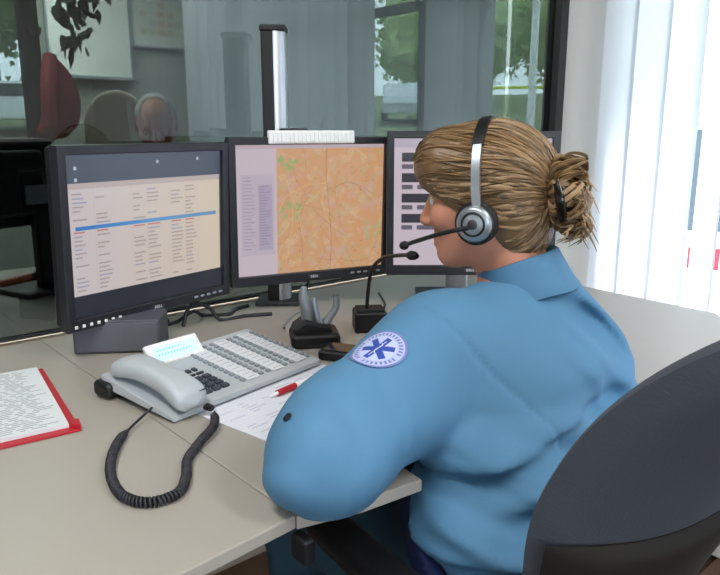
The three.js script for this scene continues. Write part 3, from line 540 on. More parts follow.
function figure(c) {
  const F = headFrame(c.H, c.f, c.s ?? 0.95), head = headSDF(F), R = c.fat ?? 1;
  const neck = cone(c.neck, F.out([0, -0.05, -0.022]), 0.056, 0.051), low = vadd(c.neck, [0, -0.035, 0.006]), girdle = [cone(c.shL, low, 0.05, 0.046), cone(c.shR, low, 0.05, 0.046)];
  const rows = [c.chest, c.waist, c.hips];
  const torso = (r, k) => {
    const list = []; rows.forEach(([a, b, q], i) => { list.push(cone(a, b, q * R + r, q * R + r)); if (i) { const [a0, b0, q0] = rows[i - 1]; list.push(cone(a0, a, q0 * R + r, q * R + r), cone(b0, b, q0 * R + r, q * R + r)); } });
    return union(list, k);
  };
  const armL = (r) => [cone(c.shL, c.elL, 0.058 + r, 0.045 + r), cone(c.elL, c.wrL, 0.044 + r * 0.9, 0.028 + r * 0.5)], armR = (r) => [cone(c.shR, c.elR, 0.058 + r, 0.045 + r), cone(c.elR, c.wrR, 0.044 + r * 0.9, 0.028 + r * 0.5)];
  const leg = (r) => { const g = []; for (const s of ['L', 'R']) g.push(cone(c['hip' + s], c['kn' + s], 0.083 + r, 0.062 + r), cone(c['kn' + s], c['an' + s], 0.058 + r, 0.04 + r * 1.3)); return g; };
  const bodyUnion = union([...girdle, torso(-0.012, 0.05), ...armL(0), ...armR(0), ...leg(-0.004)], 0.03);
  const body = (p) => smin(smin(bodyUnion(p), neck(p), 0.03), head(p), 0.02);
  const handL = handSDF(c.wrL, c.hdL, [0, 1, 0], c.thumbL ?? 1, c.curl), handR = handSDF(c.wrR, c.hdR, [0, 1, 0], c.thumbR ?? -1, c.curl);
  return { F, head, neck, girdle, torso, armL, armR, leg, body, handL, handR };
}
const boundsOf = (pts, m) => [[0, 1, 2].map((i) => Math.min(...pts.map((p) => p[i])) - m), [0, 1, 2].map((i) => Math.max(...pts.map((p) => p[i])) + m)];
function bodyMesh(c, S, h) {
  const [lo, hi] = boundsOf([c.shL, c.shR, c.elL, c.elR, c.wrL, c.wrR, ...c.hips.slice(0, 2), c.knL, c.knR, c.anL, c.anR, c.neck], 0.12);
  const cut = c.neck[1] + 0.028, trunk = (p) => smin(S.body(p), Math.min(S.handL(p), S.handR(p)) + 0.001, 0.012);
  const coarse = net((p) => Math.max(trunk(p), p[1] - cut), lo, hi, h), H = c.H;
  const fine = net((p) => Math.max(S.body(p), cut - 0.012 - p[1]), [H[0] - 0.16, cut - 0.03, H[2] - 0.17], [H[0] + 0.16, H[1] + 0.15, H[2] + 0.17], 0.0034);
  const hand = (f, w, d) => { const m = vadd(w, vnorm(d), 0.08); return net((p) => Math.max(smin(f(p), S.body(p), 0.012), -dot3(sub3(p, w), vnorm(d)) - 0.005), [m[0] - 0.13, m[1] - 0.09, m[2] - 0.13], [m[0] + 0.13, m[1] + 0.08, m[2] + 0.13], 0.0035); };
  return [coarse, fine, hand(S.handL, c.wrL, c.hdL), hand(S.handR, c.wrR, c.hdR)];
}
function shoe(a, fwd) { const f = vnorm([fwd[0], 0, fwd[2]]); return union([cone([a[0], 0.04, a[2]], [a[0] + f[0] * 0.13, 0.033, a[2] + f[2] * 0.13], 0.042, 0.036), cone([a[0] - f[0] * 0.045, 0.036, a[2] - f[2] * 0.045], [a[0], 0.08, a[2]], 0.036, 0.042)], 0.03); }
const shoeMesh = (a, f) => { const s = shoe(a, f), d = (p) => smax(s(p), 0.003 - p[1], 0.006); return net(d, [a[0] - 0.22, -0.01, a[2] - 0.22], [a[0] + 0.22, 0.14, a[2] + 0.22], 0.008); };

// ---- the woman at the desk
const W = {
  H: [0.857, 1.073, 0.82], f: [-0.385, -0.1, -0.92], s: 0.95, neck: [0.88, 0.945, 0.868], shL: [0.712, 0.875, 0.865], shR: [0.988, 0.882, 0.825],
  elL: [0.46, 0.799, 0.905], wrL: [0.665, 0.778, 0.745], hdL: [0.9, -0.06, -0.42], elR: [1.12, 0.815, 0.68], wrR: [1.2, 0.784, 0.58], hdR: [0.7, -0.06, -0.5],
  chest: [[0.79, 0.79, 0.925], [0.93, 0.79, 0.898], 0.098], waist: [[0.725, 0.655, 0.965], [0.87, 0.655, 0.94], 0.103], hips: [[0.71, 0.545, 0.99], [0.86, 0.545, 0.965], 0.116],
  hipL: [0.69, 0.53, 0.965], hipR: [0.875, 0.53, 0.95], knL: [0.655, 0.545, 0.60], knR: [0.88, 0.545, 0.55], anL: [0.67, 0.1, 0.63], anR: [0.88, 0.1, 0.6], curl: 0.3,
};
{
  const S = figure(W), F = S.F;
  const t = thing('person', 'woman in a light blue uniform jacket with tied up blonde hair, seated at the desk', 'person', [0.8, 0, 1.0]);
  wpart('body', bodyMesh(W, S, 0.011), mat.skin, t);
  // jacket
  const girdle = [cone(W.shL, vadd(W.neck, [0, -0.04, 0.008]), 0.062, 0.05), cone(W.shR, vadd(W.neck, [0, -0.04, 0.008]), 0.062, 0.05)], trunk = S.torso(0.008, 0.07);
  const shell = union([...girdle, trunk], 0.075), aL = union([...S.armL(0.0135), cone(vadd(W.elL, [0.03, -0.006, 0.03]), vadd(W.shL, [-0.02, -0.06, 0.045]), 0.043, 0.047), cone(vadd(W.elL, [0.015, 0.006, -0.008]), vadd(W.shL, [-0.03, -0.012, -0.012]), 0.05, 0.06)], 0.04), aR = union(S.armR(0.0165), 0.035);
  const axL = vnorm(sub3(W.elL, W.shL)), lenL = Math.hypot(...sub3(W.elL, W.shL)), axF = vnorm(sub3(W.wrL, W.elL));
  const jacketRaw = (p) => { let d = smax(shell(p), 0.682 - 0.95 * (p[2] - 0.915) - p[1], 0.006); d = smin(d, aR(p), 0.035); return smin(d, aL(p), 0.032); };
  const ridge = (v) => 1 - Math.abs(v) * 2;
  const jacket = (p) => {
    let d = jacketRaw(p);
    if (d < 0.035 && d > -0.035) {
      const q = sub3(p, W.shL), a = dot3(q, axL), onArm = sstep(aL(p) - shell(p), 0.045, -0.045), x = p[0] + p[2] * 0.5, fold = (v, s = 3) => Math.tanh(v * s);
      const low = sstep(p[1], 0.85, 0.75);
      let w = low * (0.011 * fold(noise(x * 3.4, (p[1] + 0.32 * x) * 22, p[2] * 2.5)) + 0.01 * fold(noise(x * 6 + 4, (p[1] - 0.1 * x) * 30, 2)));
      w += 0.014 * sstep(x, 1.24, 1.42) * sstep(p[1], 0.66, 0.76) * fold(noise((x + p[1]) * 14, (p[1] - x) * 5, p[2] * 3)) + 0.006 * noise(x * 7, p[1] * 8, p[2] * 7) * (1 - low);
      const el = sstep(a, lenL * 0.3, lenL);
      const wa = 0.008 * el * fold(noise(a * 18 + p[1] * 12, p[1] * 9, p[2] * 7), 3) + 0.004 * noise(a * 8, p[1] * 10, p[2] * 8);
      d -= lerp(w, wa, onArm);
      d += 0.0022 * Math.exp(-(((a - 0.035) / 0.0045) ** 2)) * sstep(p[1], 0.72, 0.76);                    // armhole seam
    }
    d = smax(d, -(S.neck(p) - 0.011), 0.01);
    for (const [w, e] of [[W.wrL, W.elL], [W.wrR, W.elR]]) { const ax = vnorm(sub3(w, e)); if (Math.hypot(...sub3(p, w)) < 0.12) d = smax(d, dot3(sub3(p, w), ax) - -0.012, 0.005); }
    return d;
  };
  const [lo, hi] = boundsOf([W.shL, W.shR, W.elL, W.elR, W.wrL, W.wrR, W.waist[0], W.waist[1], W.neck], 0.13);
  const jm = wpart('jacket', net(jacket, lo, hi, 0.0072), mat.jacket, t);
  // collar: a folded band round the neck
  {
    const base = V(...W.neck).add(V(0.004, 0.0, 0.01)), up = V(...sub3(F.out([0, -0.05, -0.02]), W.neck)).normalize();
    const pr = [[0.06, -0.015], [0.0595, 0.01], [0.0605, 0.032], [0.0645, 0.036], [0.0685, 0.032], [0.073, 0.01], [0.079, -0.012], [0.0845, -0.026], [0.081, -0.029], [0.07, -0.012]].map(([r, y]) => [r * 0.94, y]);
    const g = lathe(pr, 56), a = g.attributes.position;
    for (let i = 0; i < a.count; i++) { const x = a.getX(i), y = a.getY(i), z = a.getZ(i), an = Math.atan2(z, x); a.setXYZ(i, x * 1.02, y + 0.004 * Math.sin(an * 3 + 1) * (y < 0 ? 1 : 0.3), z * 0.98); }
    g.applyQuaternion(new THREE.Quaternion().setFromUnitVectors(V(0, 1, 0), up)); g.translate(base.x, base.y, base.z); g.computeVertexNormals();
    wpart('collar', g, mat.jacket, jm);
  }
  // round badge on the left upper sleeve, laid on the cloth
  const lay = (centre, n, upv, rad, lift, rim = 40) => {
    const N = vnorm(n), S1 = vnorm(vcross(upv, N)), U1 = vcross(N, S1), pos = [], uv = [], idx = [], rings = 10;
    for (let i = 0; i <= rings; i++) for (let j = 0; j < rim; j++) {
      const r = rad * i / rings, a = j / rim * Math.PI * 2; let p = vadd(vadd(vadd(centre, S1, Math.cos(a) * r), U1, Math.sin(a) * r), N, 0.09);
      for (let k = 0; k < 60; k++) { const d = jacket(p) - lift; p = vadd(p, N, -d * 0.8); if (Math.abs(d) < 0.0003) break; }
      pos.push(...p); uv.push(0.5 + 0.5 * Math.cos(a) * i / rings, 0.5 + 0.5 * Math.sin(a) * i / rings);
    }
    for (let i = 0; i < rings; i++) for (let j = 0; j < rim; j++) { const a = i * rim + j, b = i * rim + (j + 1) % rim; idx.push(a, a + rim, b, b, a + rim, b + rim); }
    const g = new THREE.BufferGeometry(); g.setAttribute('position', new THREE.Float32BufferAttribute(pos, 3)); g.setAttribute('uv', new THREE.Float32BufferAttribute(uv, 2)); g.setIndex(idx); g.computeVertexNormals();
    return g;
  };
  const patchTex = canvas(256, 256, (c, w) => {
    const m = w / 2; c.fillStyle = '#7f8bc0'; c.fillRect(0, 0, w, w); c.fillStyle = '#6f78b4'; c.beginPath(); c.arc(m, m, m, 0, 7); c.fill(); c.fillStyle = '#aab2d6'; c.beginPath(); c.arc(m, m, m * 0.92, 0, 7); c.fill();
    c.fillStyle = '#6a6fae'; for (let i = 0; i < 34; i++) { if (i % 9 === 8) continue; c.save(); c.translate(m, m); c.rotate(i / 34 * Math.PI * 2); c.fillRect(-5, -m * 0.86, 9, 18); c.restore(); }
    c.fillStyle = '#b4bde0'; c.beginPath(); c.arc(m, m, m * 0.66, 0, 7); c.fill(); c.fillStyle = '#2a469c';
    for (let i = 0; i < 3; i++) { c.save(); c.translate(m, m); c.rotate(i * Math.PI / 3); c.fillRect(-15, -m * 0.6, 30, m * 1.2); c.restore(); }
    c.strokeStyle = '#c4cbe6'; c.lineWidth = 5; c.beginPath(); c.moveTo(m, m * 0.55); c.lineTo(m, m * 1.45); c.moveTo(m - 9, m * 0.72); c.bezierCurveTo(m + 26, m * 0.82, m - 26, m * 1.05, m + 12, m * 1.25); c.stroke();
  });
  const pc = vadd(W.shL, axL, 0.095), pn = [-0.6, 0.62, 0.12];
  wpart('sleeve_badge', lay(W.badge ?? pc, W.badgeN ?? pn, [0.55, 0.8, 0.1], 0.034, 0.0016), new THREE.MeshStandardMaterial({ map: patchTex, roughness: 0.8, side: THREE.DoubleSide }), jm).userData.label = 'round badge with a blue six pointed star';
  wpart('sleeve_snap', lay(vadd(vadd(W.shL, axL, 0.285), [0, 0.02, -0.025]), [-0.3, 0.7, 0.2], [0, 1, 0], 0.0055, 0.002, 16), mat.black, jm);
  // belt, trousers, shoes
  const hipsU = union([S.torso(0.004, 0.06), ...S.leg(0.012)], 0.05);
  const tr = (p) => { let d = hipsU(p); if (d < 0.03 && d > -0.03) d -= 0.004 * ridge(noise(p[0] * 9, p[1] * 14, p[2] * 8)); d = smax(d, p[1] - 0.66 + 0.95 * (p[2] - 0.915), 0.006); return smax(d, 0.075 - p[1], 0.004); };
  const [l2, h2] = boundsOf([W.hips[0], W.hips[1], W.knL, W.knR, W.anL, W.anR, [0.8, 0.62, 1]], 0.14);
  wpart('trousers', net(tr, l2, h2, 0.011), mat.trousers, t);
  const bt = S.torso(0.011, 0.06), belt = (p) => { const y = (p[1] - 0.66 + 0.95 * (p[2] - 0.915)) / 1.3; return smax(bt(p), Math.abs(y) - 0.019, 0.003); };
  wpart('belt', net(belt, [0.5, 0.5, 0.75], [1.05, 0.8, 1.2], 0.0075), mat.navy, t);
  wpart('shoe', shoeMesh(W.anL, [-0.1, 0, -1]), mat.black, t); wpart('shoe', shoeMesh(W.anR, [0, 0, -1]), mat.black, t);
  // eyes
  for (const s of [-1, 1]) { const e = wpart('eye', new THREE.SphereGeometry(0.0119 * F.s, 20, 14).translate(...F.out([0.031 * s, -0.002, 0.0735])), mat.white, t); wpart('iris', new THREE.SphereGeometry(0.006 * F.s, 14, 10).translate(...F.out([0.031 * s, -0.002, 0.0805])), M(0x4b5a52, 0.2), e); }
  // hair: a close cap swept back, covered with locks that run to the tie, and a gathered bun
  const cap = ell([0, 0.0255, -0.013], [0.086, 0.092, 0.104]), napeE = ell([0, -0.05, -0.05], [0.062, 0.06, 0.052]), fringe = ell([0.02, 0.055, 0.055], [0.068, 0.055, 0.052]);
  const hairline = (q) => { const x = q[0] / 0.07; return q[1] - (0.5 * q[2] - 0.042 + 0.05 * Math.max(0, 1 - x * x)); };
  const hairSDF = (p) => {
    const q = F.loc(p);
    let d = smin(smin(cap(q), napeE(q), 0.03), fringe(q), 0.03);
    d -= 0.0022 * noise(q[0] * 22, q[1] * 60, q[2] * 14);
    const open = Math.min(-(hairline(q)), q[2] + 0.012, 0.2);            // the face and the ear front stay free
    d = smax(d, open, 0.01);
    return smax(d, -q[1] - 0.1, 0.012) * F.s;
  };
  const H = W.H, hb = net(hairSDF, [H[0] - 0.15, H[1] - 0.14, H[2] - 0.16], [H[0] + 0.15, H[1] + 0.15, H[2] + 0.17], 0.0042);
  const tone = (g, k) => { const n = g.attributes.position.count, col = new Float32Array(n * 3), a = [0.165, 0.096, 0.044], b = [0.45, 0.295, 0.155], c3 = [0.055, 0.03, 0.015]; for (let i = 0; i < n; i++) for (let j = 0; j < 3; j++) col[i * 3 + j] = k < 0.3 ? lerp(c3[j], a[j], k / 0.3) : lerp(a[j], b[j], (k - 0.3) / 0.7); g.setAttribute('color', new THREE.BufferAttribute(col, 3)); return g; };
  const hairMat = new THREE.MeshPhysicalMaterial({ color: 0xffffff, vertexColors: true, roughness: 0.42, sheen: 0.3, sheenColor: new THREE.Color(0xc89860), side: THREE.DoubleSide });
  const full = (p) => { const q = F.loc(p); return smin(smin(cap(q), napeE(q), 0.03), fringe(q), 0.03) * F.s; };
  const T = [0.012, -0.005, -0.108];                                        // the tie, in head axes
  const locks = [], surf = (dir, lift) => { let r = 0.16; const n = vnorm(dir); for (let k = 0; k < 40; k++) { const d = full(F.out([n[0] * r, n[1] * r, n[2] * r])); r -= d * 0.9; if (Math.abs(d) < 0.0003) break; } r += lift; return F.out([n[0] * r, n[1] * r, n[2] * r]); };
  const slerp = (a, b, t) => { const o = Math.acos(clamp(dot3(a, b), -1, 1)), s = Math.sin(o) || 1e-6; return vadd(a.map((v) => v * Math.sin((1 - t) * o) / s), b, Math.sin(t * o) / s); };
  for (let i = 0; i < 560; i++) {
    let st; const kind = rnd();
    if (kind < 0.75) { const a = rr(-2.5, 2.5), up = Math.abs(a) < 1.2 ? 1 : 0; st = [Math.sin(a) * 0.08, 0, 0]; const f = Math.abs(a) / 2.5; st = [Math.sin(a * 0.72) * 0.085, lerp(0.075, -0.03, Math.pow(f, 1.3)) + rr(-0.02, 0.02), lerp(0.09, -0.005, Math.pow(f, 1.6))]; }
    else { const a = rr(-1.5, 1.5); st = [Math.sin(a) * 0.06, -0.095 + rr(0, 0.03), -0.035 - 0.03 * Math.cos(a)]; }
    const skip = rnd() < 0.35 ? rr(0, 0.45) : 0, A = vnorm(st), Bv = vnorm([T[0] + rr(-0.012, 0.012), T[1] + rr(-0.02, 0.02), T[2]]), pts = [];
    const bow = rr(-0.12, 0.12);
    for (let k = 0; k <= 8; k++) { const tt = lerp(skip, 0.97, k / 8); let d = slerp(A, Bv, tt); d = vnorm([d[0], d[1] + bow * Math.sin(tt * 3.14), d[2]]); pts.push(surf(d, rr(-0.0012, 0.0014) + 0.001 * Math.sin(tt * 9 + i))); }
    const k = clamp(0.38 + 0.3 * noise(st[0] * 30 + i * 0.13, st[1] * 20, 1) + rr(-0.3, 0.36), 0.02, 1);
    locks.push(tone(taper(pts, [0.0012, rr(0.0022, 0.004), rr(0.002, 0.0035), 0.0016], 16, 5, 0.5), k));
  }
  const hair = wpart('hair', [tone(hb, 0.3), ...locks], hairMat, t);
  const bun = [];
  for (let i = 0; i < 210; i++) {
    const a = rnd() * 6.283, e = rnd(), o = [T[0] + Math.cos(a) * 0.012, T[1] + Math.sin(a) * 0.016, T[2] + 0.006];
    const wide = rr(0.012, 0.034), len = rr(0.025, 0.06), drop = rr(-0.012, 0.045);
    const p1 = [o[0] + Math.cos(a) * wide, o[1] + Math.sin(a) * wide * 1.35, o[2] - len * 0.55], p2 = [o[0] + Math.cos(a + 0.5) * wide * 0.9, o[1] + Math.sin(a + 0.5) * wide * 1.25 - drop * 0.4, o[2] - len], p3 = [o[0] + Math.cos(a + 0.9) * wide * 0.7 + rr(-0.01, 0.01), o[1] + Math.sin(a + 0.9) * wide - drop * 0.8 - 0.01, o[2] - len * 0.8 - rr(-0.016, 0.006)];
    bun.push(tone(taper([o, p1, p2, p3].map(F.out), [0.003, rr(0.003, 0.0048), 0.003, 0.0006], 14, 5, 0.6), clamp(0.42 + rr(-0.34, 0.45), 0.02, 1)));
  }
  for (let i = 0; i < 60; i++) { const o = [T[0] + rr(-0.02, 0.02), T[1] + rr(-0.05, 0.03), T[2] - rr(0.02, 0.05)], d = [rr(-0.02, 0.02), rr(-0.045, 0.012), -rr(0.006, 0.022)]; bun.push(tone(taper([o, vadd(o, d, 0.5), vadd(vadd(o, d), [0, -0.006, 0])].map(F.out), [0.0022, 0.0018, 0.0004], 8, 4), rr(0.25, 1))); }
  const core = ell([T[0], T[1] - 0.012, T[2] - 0.026], [0.027, 0.038, 0.03]);
  bun.push(tone(net((p) => core(F.loc(p)), [H[0] - 0.05, H[1] - 0.1, H[2]], [H[0] + 0.2, H[1] + 0.08, H[2] + 0.2], 0.005), 0.2));
  wpart('bun', bun, hairMat, hair);
  const cg = []; for (let k = 0; k < 4; k++) cg.push(taper([[0.032, 0.016 - k * 0.012, T[2] - 0.005], [0.05, 0.008 - k * 0.012, T[2] - 0.018], [0.044, -0.002 - k * 0.012, T[2] - 0.034]].map(F.out), [0.003, 0.004, 0.002], 10, 8));
  cg.push(taper([[0.047, 0.018, T[2] - 0.014], [0.053, -0.01, T[2] - 0.02], [0.05, -0.042, T[2] - 0.022]].map(F.out), [0.006, 0.0085, 0.006], 14, 10));
  wpart('hair_clip', cg, M(0x15120f, 0.12), hair);

  // headset on her head
  const hs = thing('headset', 'silver and black headset with a boom microphone worn by the woman', 'headset', W.H);
  const O = (a) => F.out(a), Vl = V(...F.l), Vu = V(...F.u), Vf = V(...F.f);
  const bandPts = []; for (let i = 0; i <= 24; i++) { const a = lerp(-0.16, Math.PI + 0.16, i / 24); bandPts.push(O([Math.cos(a) * 0.099, 0.0 + Math.sin(a) * 0.1215, -0.014])); }
  const flatBand = (i0, i1, w, th) => taper(bandPts.slice(i0, i1 + 1), [w, w, w], 40, 10, 1).applyMatrix4(new THREE.Matrix4()) && bandStrip(bandPts.slice(i0, i1 + 1), w, th);
  function bandStrip(pts, w, th) { const c = curve(pts), g = [], n = 30, pos = [], idx = [], uv = []; for (let i = 0; i <= n; i++) { const p = c.getPoint(i / n), out = p.clone().sub(V(...O([0, 0.0, -0.014]))).normalize(); for (const [a, b] of [[-1, -1], [1, -1], [1, 1], [-1, 1], [-1, -1]]) { const q = p.clone().addScaledVector(Vf, a * w).addScaledVector(out, b * th); pos.push(q.x, q.y, q.z); uv.push(a, i / n); } } for (let i = 0; i < n; i++) for (let j = 0; j < 4; j++) { const a = i * 5 + j, b = a + 5; idx.push(a, b, a + 1, b, b + 1, a + 1); } const G = new THREE.BufferGeometry(); G.setAttribute('position', new THREE.Float32BufferAttribute(pos, 3)); G.setAttribute('uv', new THREE.Float32BufferAttribute(uv, 2)); G.setIndex(idx); return clean(G.toNonIndexed()) && (() => { const k = G.toNonIndexed(); k.computeVertexNormals(); return k; })(); }
  wpart('headband', bandStrip(bandPts.slice(6, 19), 0.0085, 0.0022), mat.black, hs);
  wpart('band_arm', bandStrip(bandPts.slice(0, 7), 0.0062, 0.0032), mat.silver, hs); wpart('band_arm', bandStrip(bandPts.slice(18, 25), 0.0062, 0.0032), mat.silver, hs);
  for (const s of [1, -1]) {
    const rot = new THREE.Quaternion().setFromUnitVectors(V(0, 1, 0), Vl.clone().multiplyScalar(s)), c = O([0.092 * s, -0.036, -0.009]);
    const put = (g) => g.applyQuaternion(rot).translate(...c);
    wpart('ear_cushion', put(lathe([[0, -0.012], [0.026, -0.012], [0.0315, -0.007], [0.0315, 0.001], [0.028, 0.005], [0, 0.005]], 36)), mat.blackSoft, hs);
    const cup = wpart('ear_cup', put(lathe([[0.0, 0.018], [0.013, 0.0175], [0.014, 0.015], [0.021, 0.015], [0.0255, 0.011], [0.0275, 0.004], [0, 0.004]], 36)), mat.silver, hs);
    wpart('cup_ring', put(new THREE.TorusGeometry(0.0165, 0.0016, 8, 32).rotateX(Math.PI / 2).translate(0, 0.0152, 0)), mat.black, cup); wpart('cup_centre', put(lathe([[0, 0.0205], [0.006, 0.02], [0.008, 0.017], [0, 0.017]], 20)), mat.darkGrey, cup);
  }
  wpart('boom', tube([[0.113, -0.04, -0.004], [0.112, -0.045, 0.03], [0.096, -0.056, 0.075], [0.062, -0.068, 0.118], [0.05, -0.071, 0.127]].map(O), 0.0034, 40, 8), mat.black, hs);
  wpart('microphone_tip', taper([[0.056, -0.07, 0.121], [0.047, -0.0722, 0.131], [0.036, -0.074, 0.138]].map(O), [0.004, 0.0072, 0.0068, 0.003], 14, 12), mat.blackSoft, hs);
}

// ---------------------------------------------------------------- office chair of the woman
function officeChair(label, pos, turn, fabric, shell, recline, arms, base = 0.5, half = 0.235, high = 0.52) {
  const t = thing('office_chair', label, 'chair', pos, turn);                // faces -z
  const pad = (w, h, th, curveIn, fn, name, m, off, v0 = 0, v1 = 1, slant = 0) => {        // curved padded back with rounded outline
    const N = 26, K = 44, pos = [], idx = [], uv = [];
    for (let side = 0; side < 2; side++) for (let i = 0; i <= K; i++) for (let j = 0; j <= N; j++) {
      const k = i / K, u = j / N * 2 - 1, v = lerp(v0, v1 + (v1 < 1 ? slant * u : 0), k), hw = w * fn(v), x = u * hw, e = Math.pow(1 - Math.pow(Math.abs(u), 6), 0.5) * Math.pow(Math.max(0, 1 - Math.pow(Math.abs(k * 2 - 1), 12)), 0.5);
      const z = curveIn * -(x * x) / (w * w) - 0.05 * Math.sin(v * Math.PI * 1.05) + 0.015 + (side ? 1 : -1) * th * 0.5 * e + off;
      pos.push(x, v * h, z); uv.push(x, v * h);
    }
    const S = (K + 1) * (N + 1);
    for (let side = 0; side < 2; side++) for (let i = 0; i < K; i++) for (let j = 0; j < N; j++) { const a = side * S + i * (N + 1) + j, b = a + N + 1; side ? idx.push(a, a + 1, b, b, a + 1, b + 1) : idx.push(a, b, a + 1, b, b + 1, a + 1); }
    const g = new THREE.BufferGeometry(); g.setAttribute('position', new THREE.Float32BufferAttribute(pos, 3)); g.setAttribute('uv', new THREE.Float32BufferAttribute(uv, 2)); g.setIndex(idx); g.computeVertexNormals();
    g.rotateX(recline).translate(0, base, 0.2);
    return mk(name, g, m, t);
  };
  const outline = (v) => Math.pow(Math.max(0, 1 - Math.pow(Math.max(0, (v - 0.5) / 0.5), 2.6)), 0.5) * (arms ? lerp(0.74, 1, sstep(v, 0, 0.45)) : 1);
  pad(half, high, 0.05, 0.07, outline, 'backrest', fabric, -0.012);
  pad(half * 1.03, high, 0.03, 0.07, outline, 'back_shell', shell, 0.014, -0.06, 0.53, arms ? 0.15 : 0);
  mk('seat', [rbox(0.47, 0.085, 0.46, 0.04, arms ? 0.07 : 0, 0.425, -0.02, 4), rbox(0.42, 0.03, 0.4, 0.012, arms ? 0.06 : 0, 0.38, 0)], fabric, t);
  mk('spine', tube([[0, 0.36, 0.08], [0, 0.37, 0.24], [0, 0.46, 0.26], [0, base + 0.04, 0.245]], 0.022, 20, 10), shell, t);
  if (arms) for (const s of [-1, 1]) {
    const a = mk('armrest', rbox(0.062, 0.03, 0.26, 0.0145, s * 0.235 + 0.095, 0.64, -0.02, 4), mat.black, t);
    mk('support', tube([[s * 0.2, 0.375, 0.02], [s * 0.235 + 0.095, 0.39, 0.03], [s * 0.237 + 0.095, 0.5, 0.04], [s * 0.235 + 0.095, 0.63, 0.02]], 0.016, 20, 8), mat.black, a);
  }
  mk('column', [cyl(0.026, 0.026, 0.2, 0, 0.27, 0), cyl(0.036, 0.04, 0.12, 0, 0.14, 0)], mat.darkGrey, t);
  for (let i = 0; i < 5; i++) { const a = i / 5 * 6.283 + 0.3, l = mk('base_leg', taper([[0, 0.1, 0], [0.15, 0.09, 0], [0.29, 0.065, 0]], [0.03, 0.024, 0.018], 10, 8).rotateY(-a), mat.black, t); mk('caster', cyl(0.027, 0.027, 0.045, 0, 0, 0, 16).rotateX(Math.PI / 2).rotateY(-a).translate(Math.cos(a) * 0.29, 0.028, Math.sin(a) * 0.29), mat.blackSoft, l); }
  return t;
}
officeChair('dark grey padded office chair in the right foreground, behind the woman', [0.658, 0, 0.975], -0.124, mat.chairFabric, mat.chairShell, 0.466, true, 0.55, 0.118, 0.6);

// ---------------------------------------------------------------- things near the window
{
  const t = thing('equipment_box', 'white box with a red stripe on the floor beside the window', 'box', [2.0, 0, 0.98], 0);
  mk('box_body', rbox(0.2, 0.2, 0.55, 0.008, 0, 0.1, 0), M(0xd9d6cf, 0.6), t); mk('red_stripe', rbox(0.206, 0.045, 0.556, 0.003, 0, 0.12, 0), mat.red, t); mk('box_lid', rbox(0.21, 0.03, 0.56, 0.006, 0, 0.215, 0), mat.white, t);
}

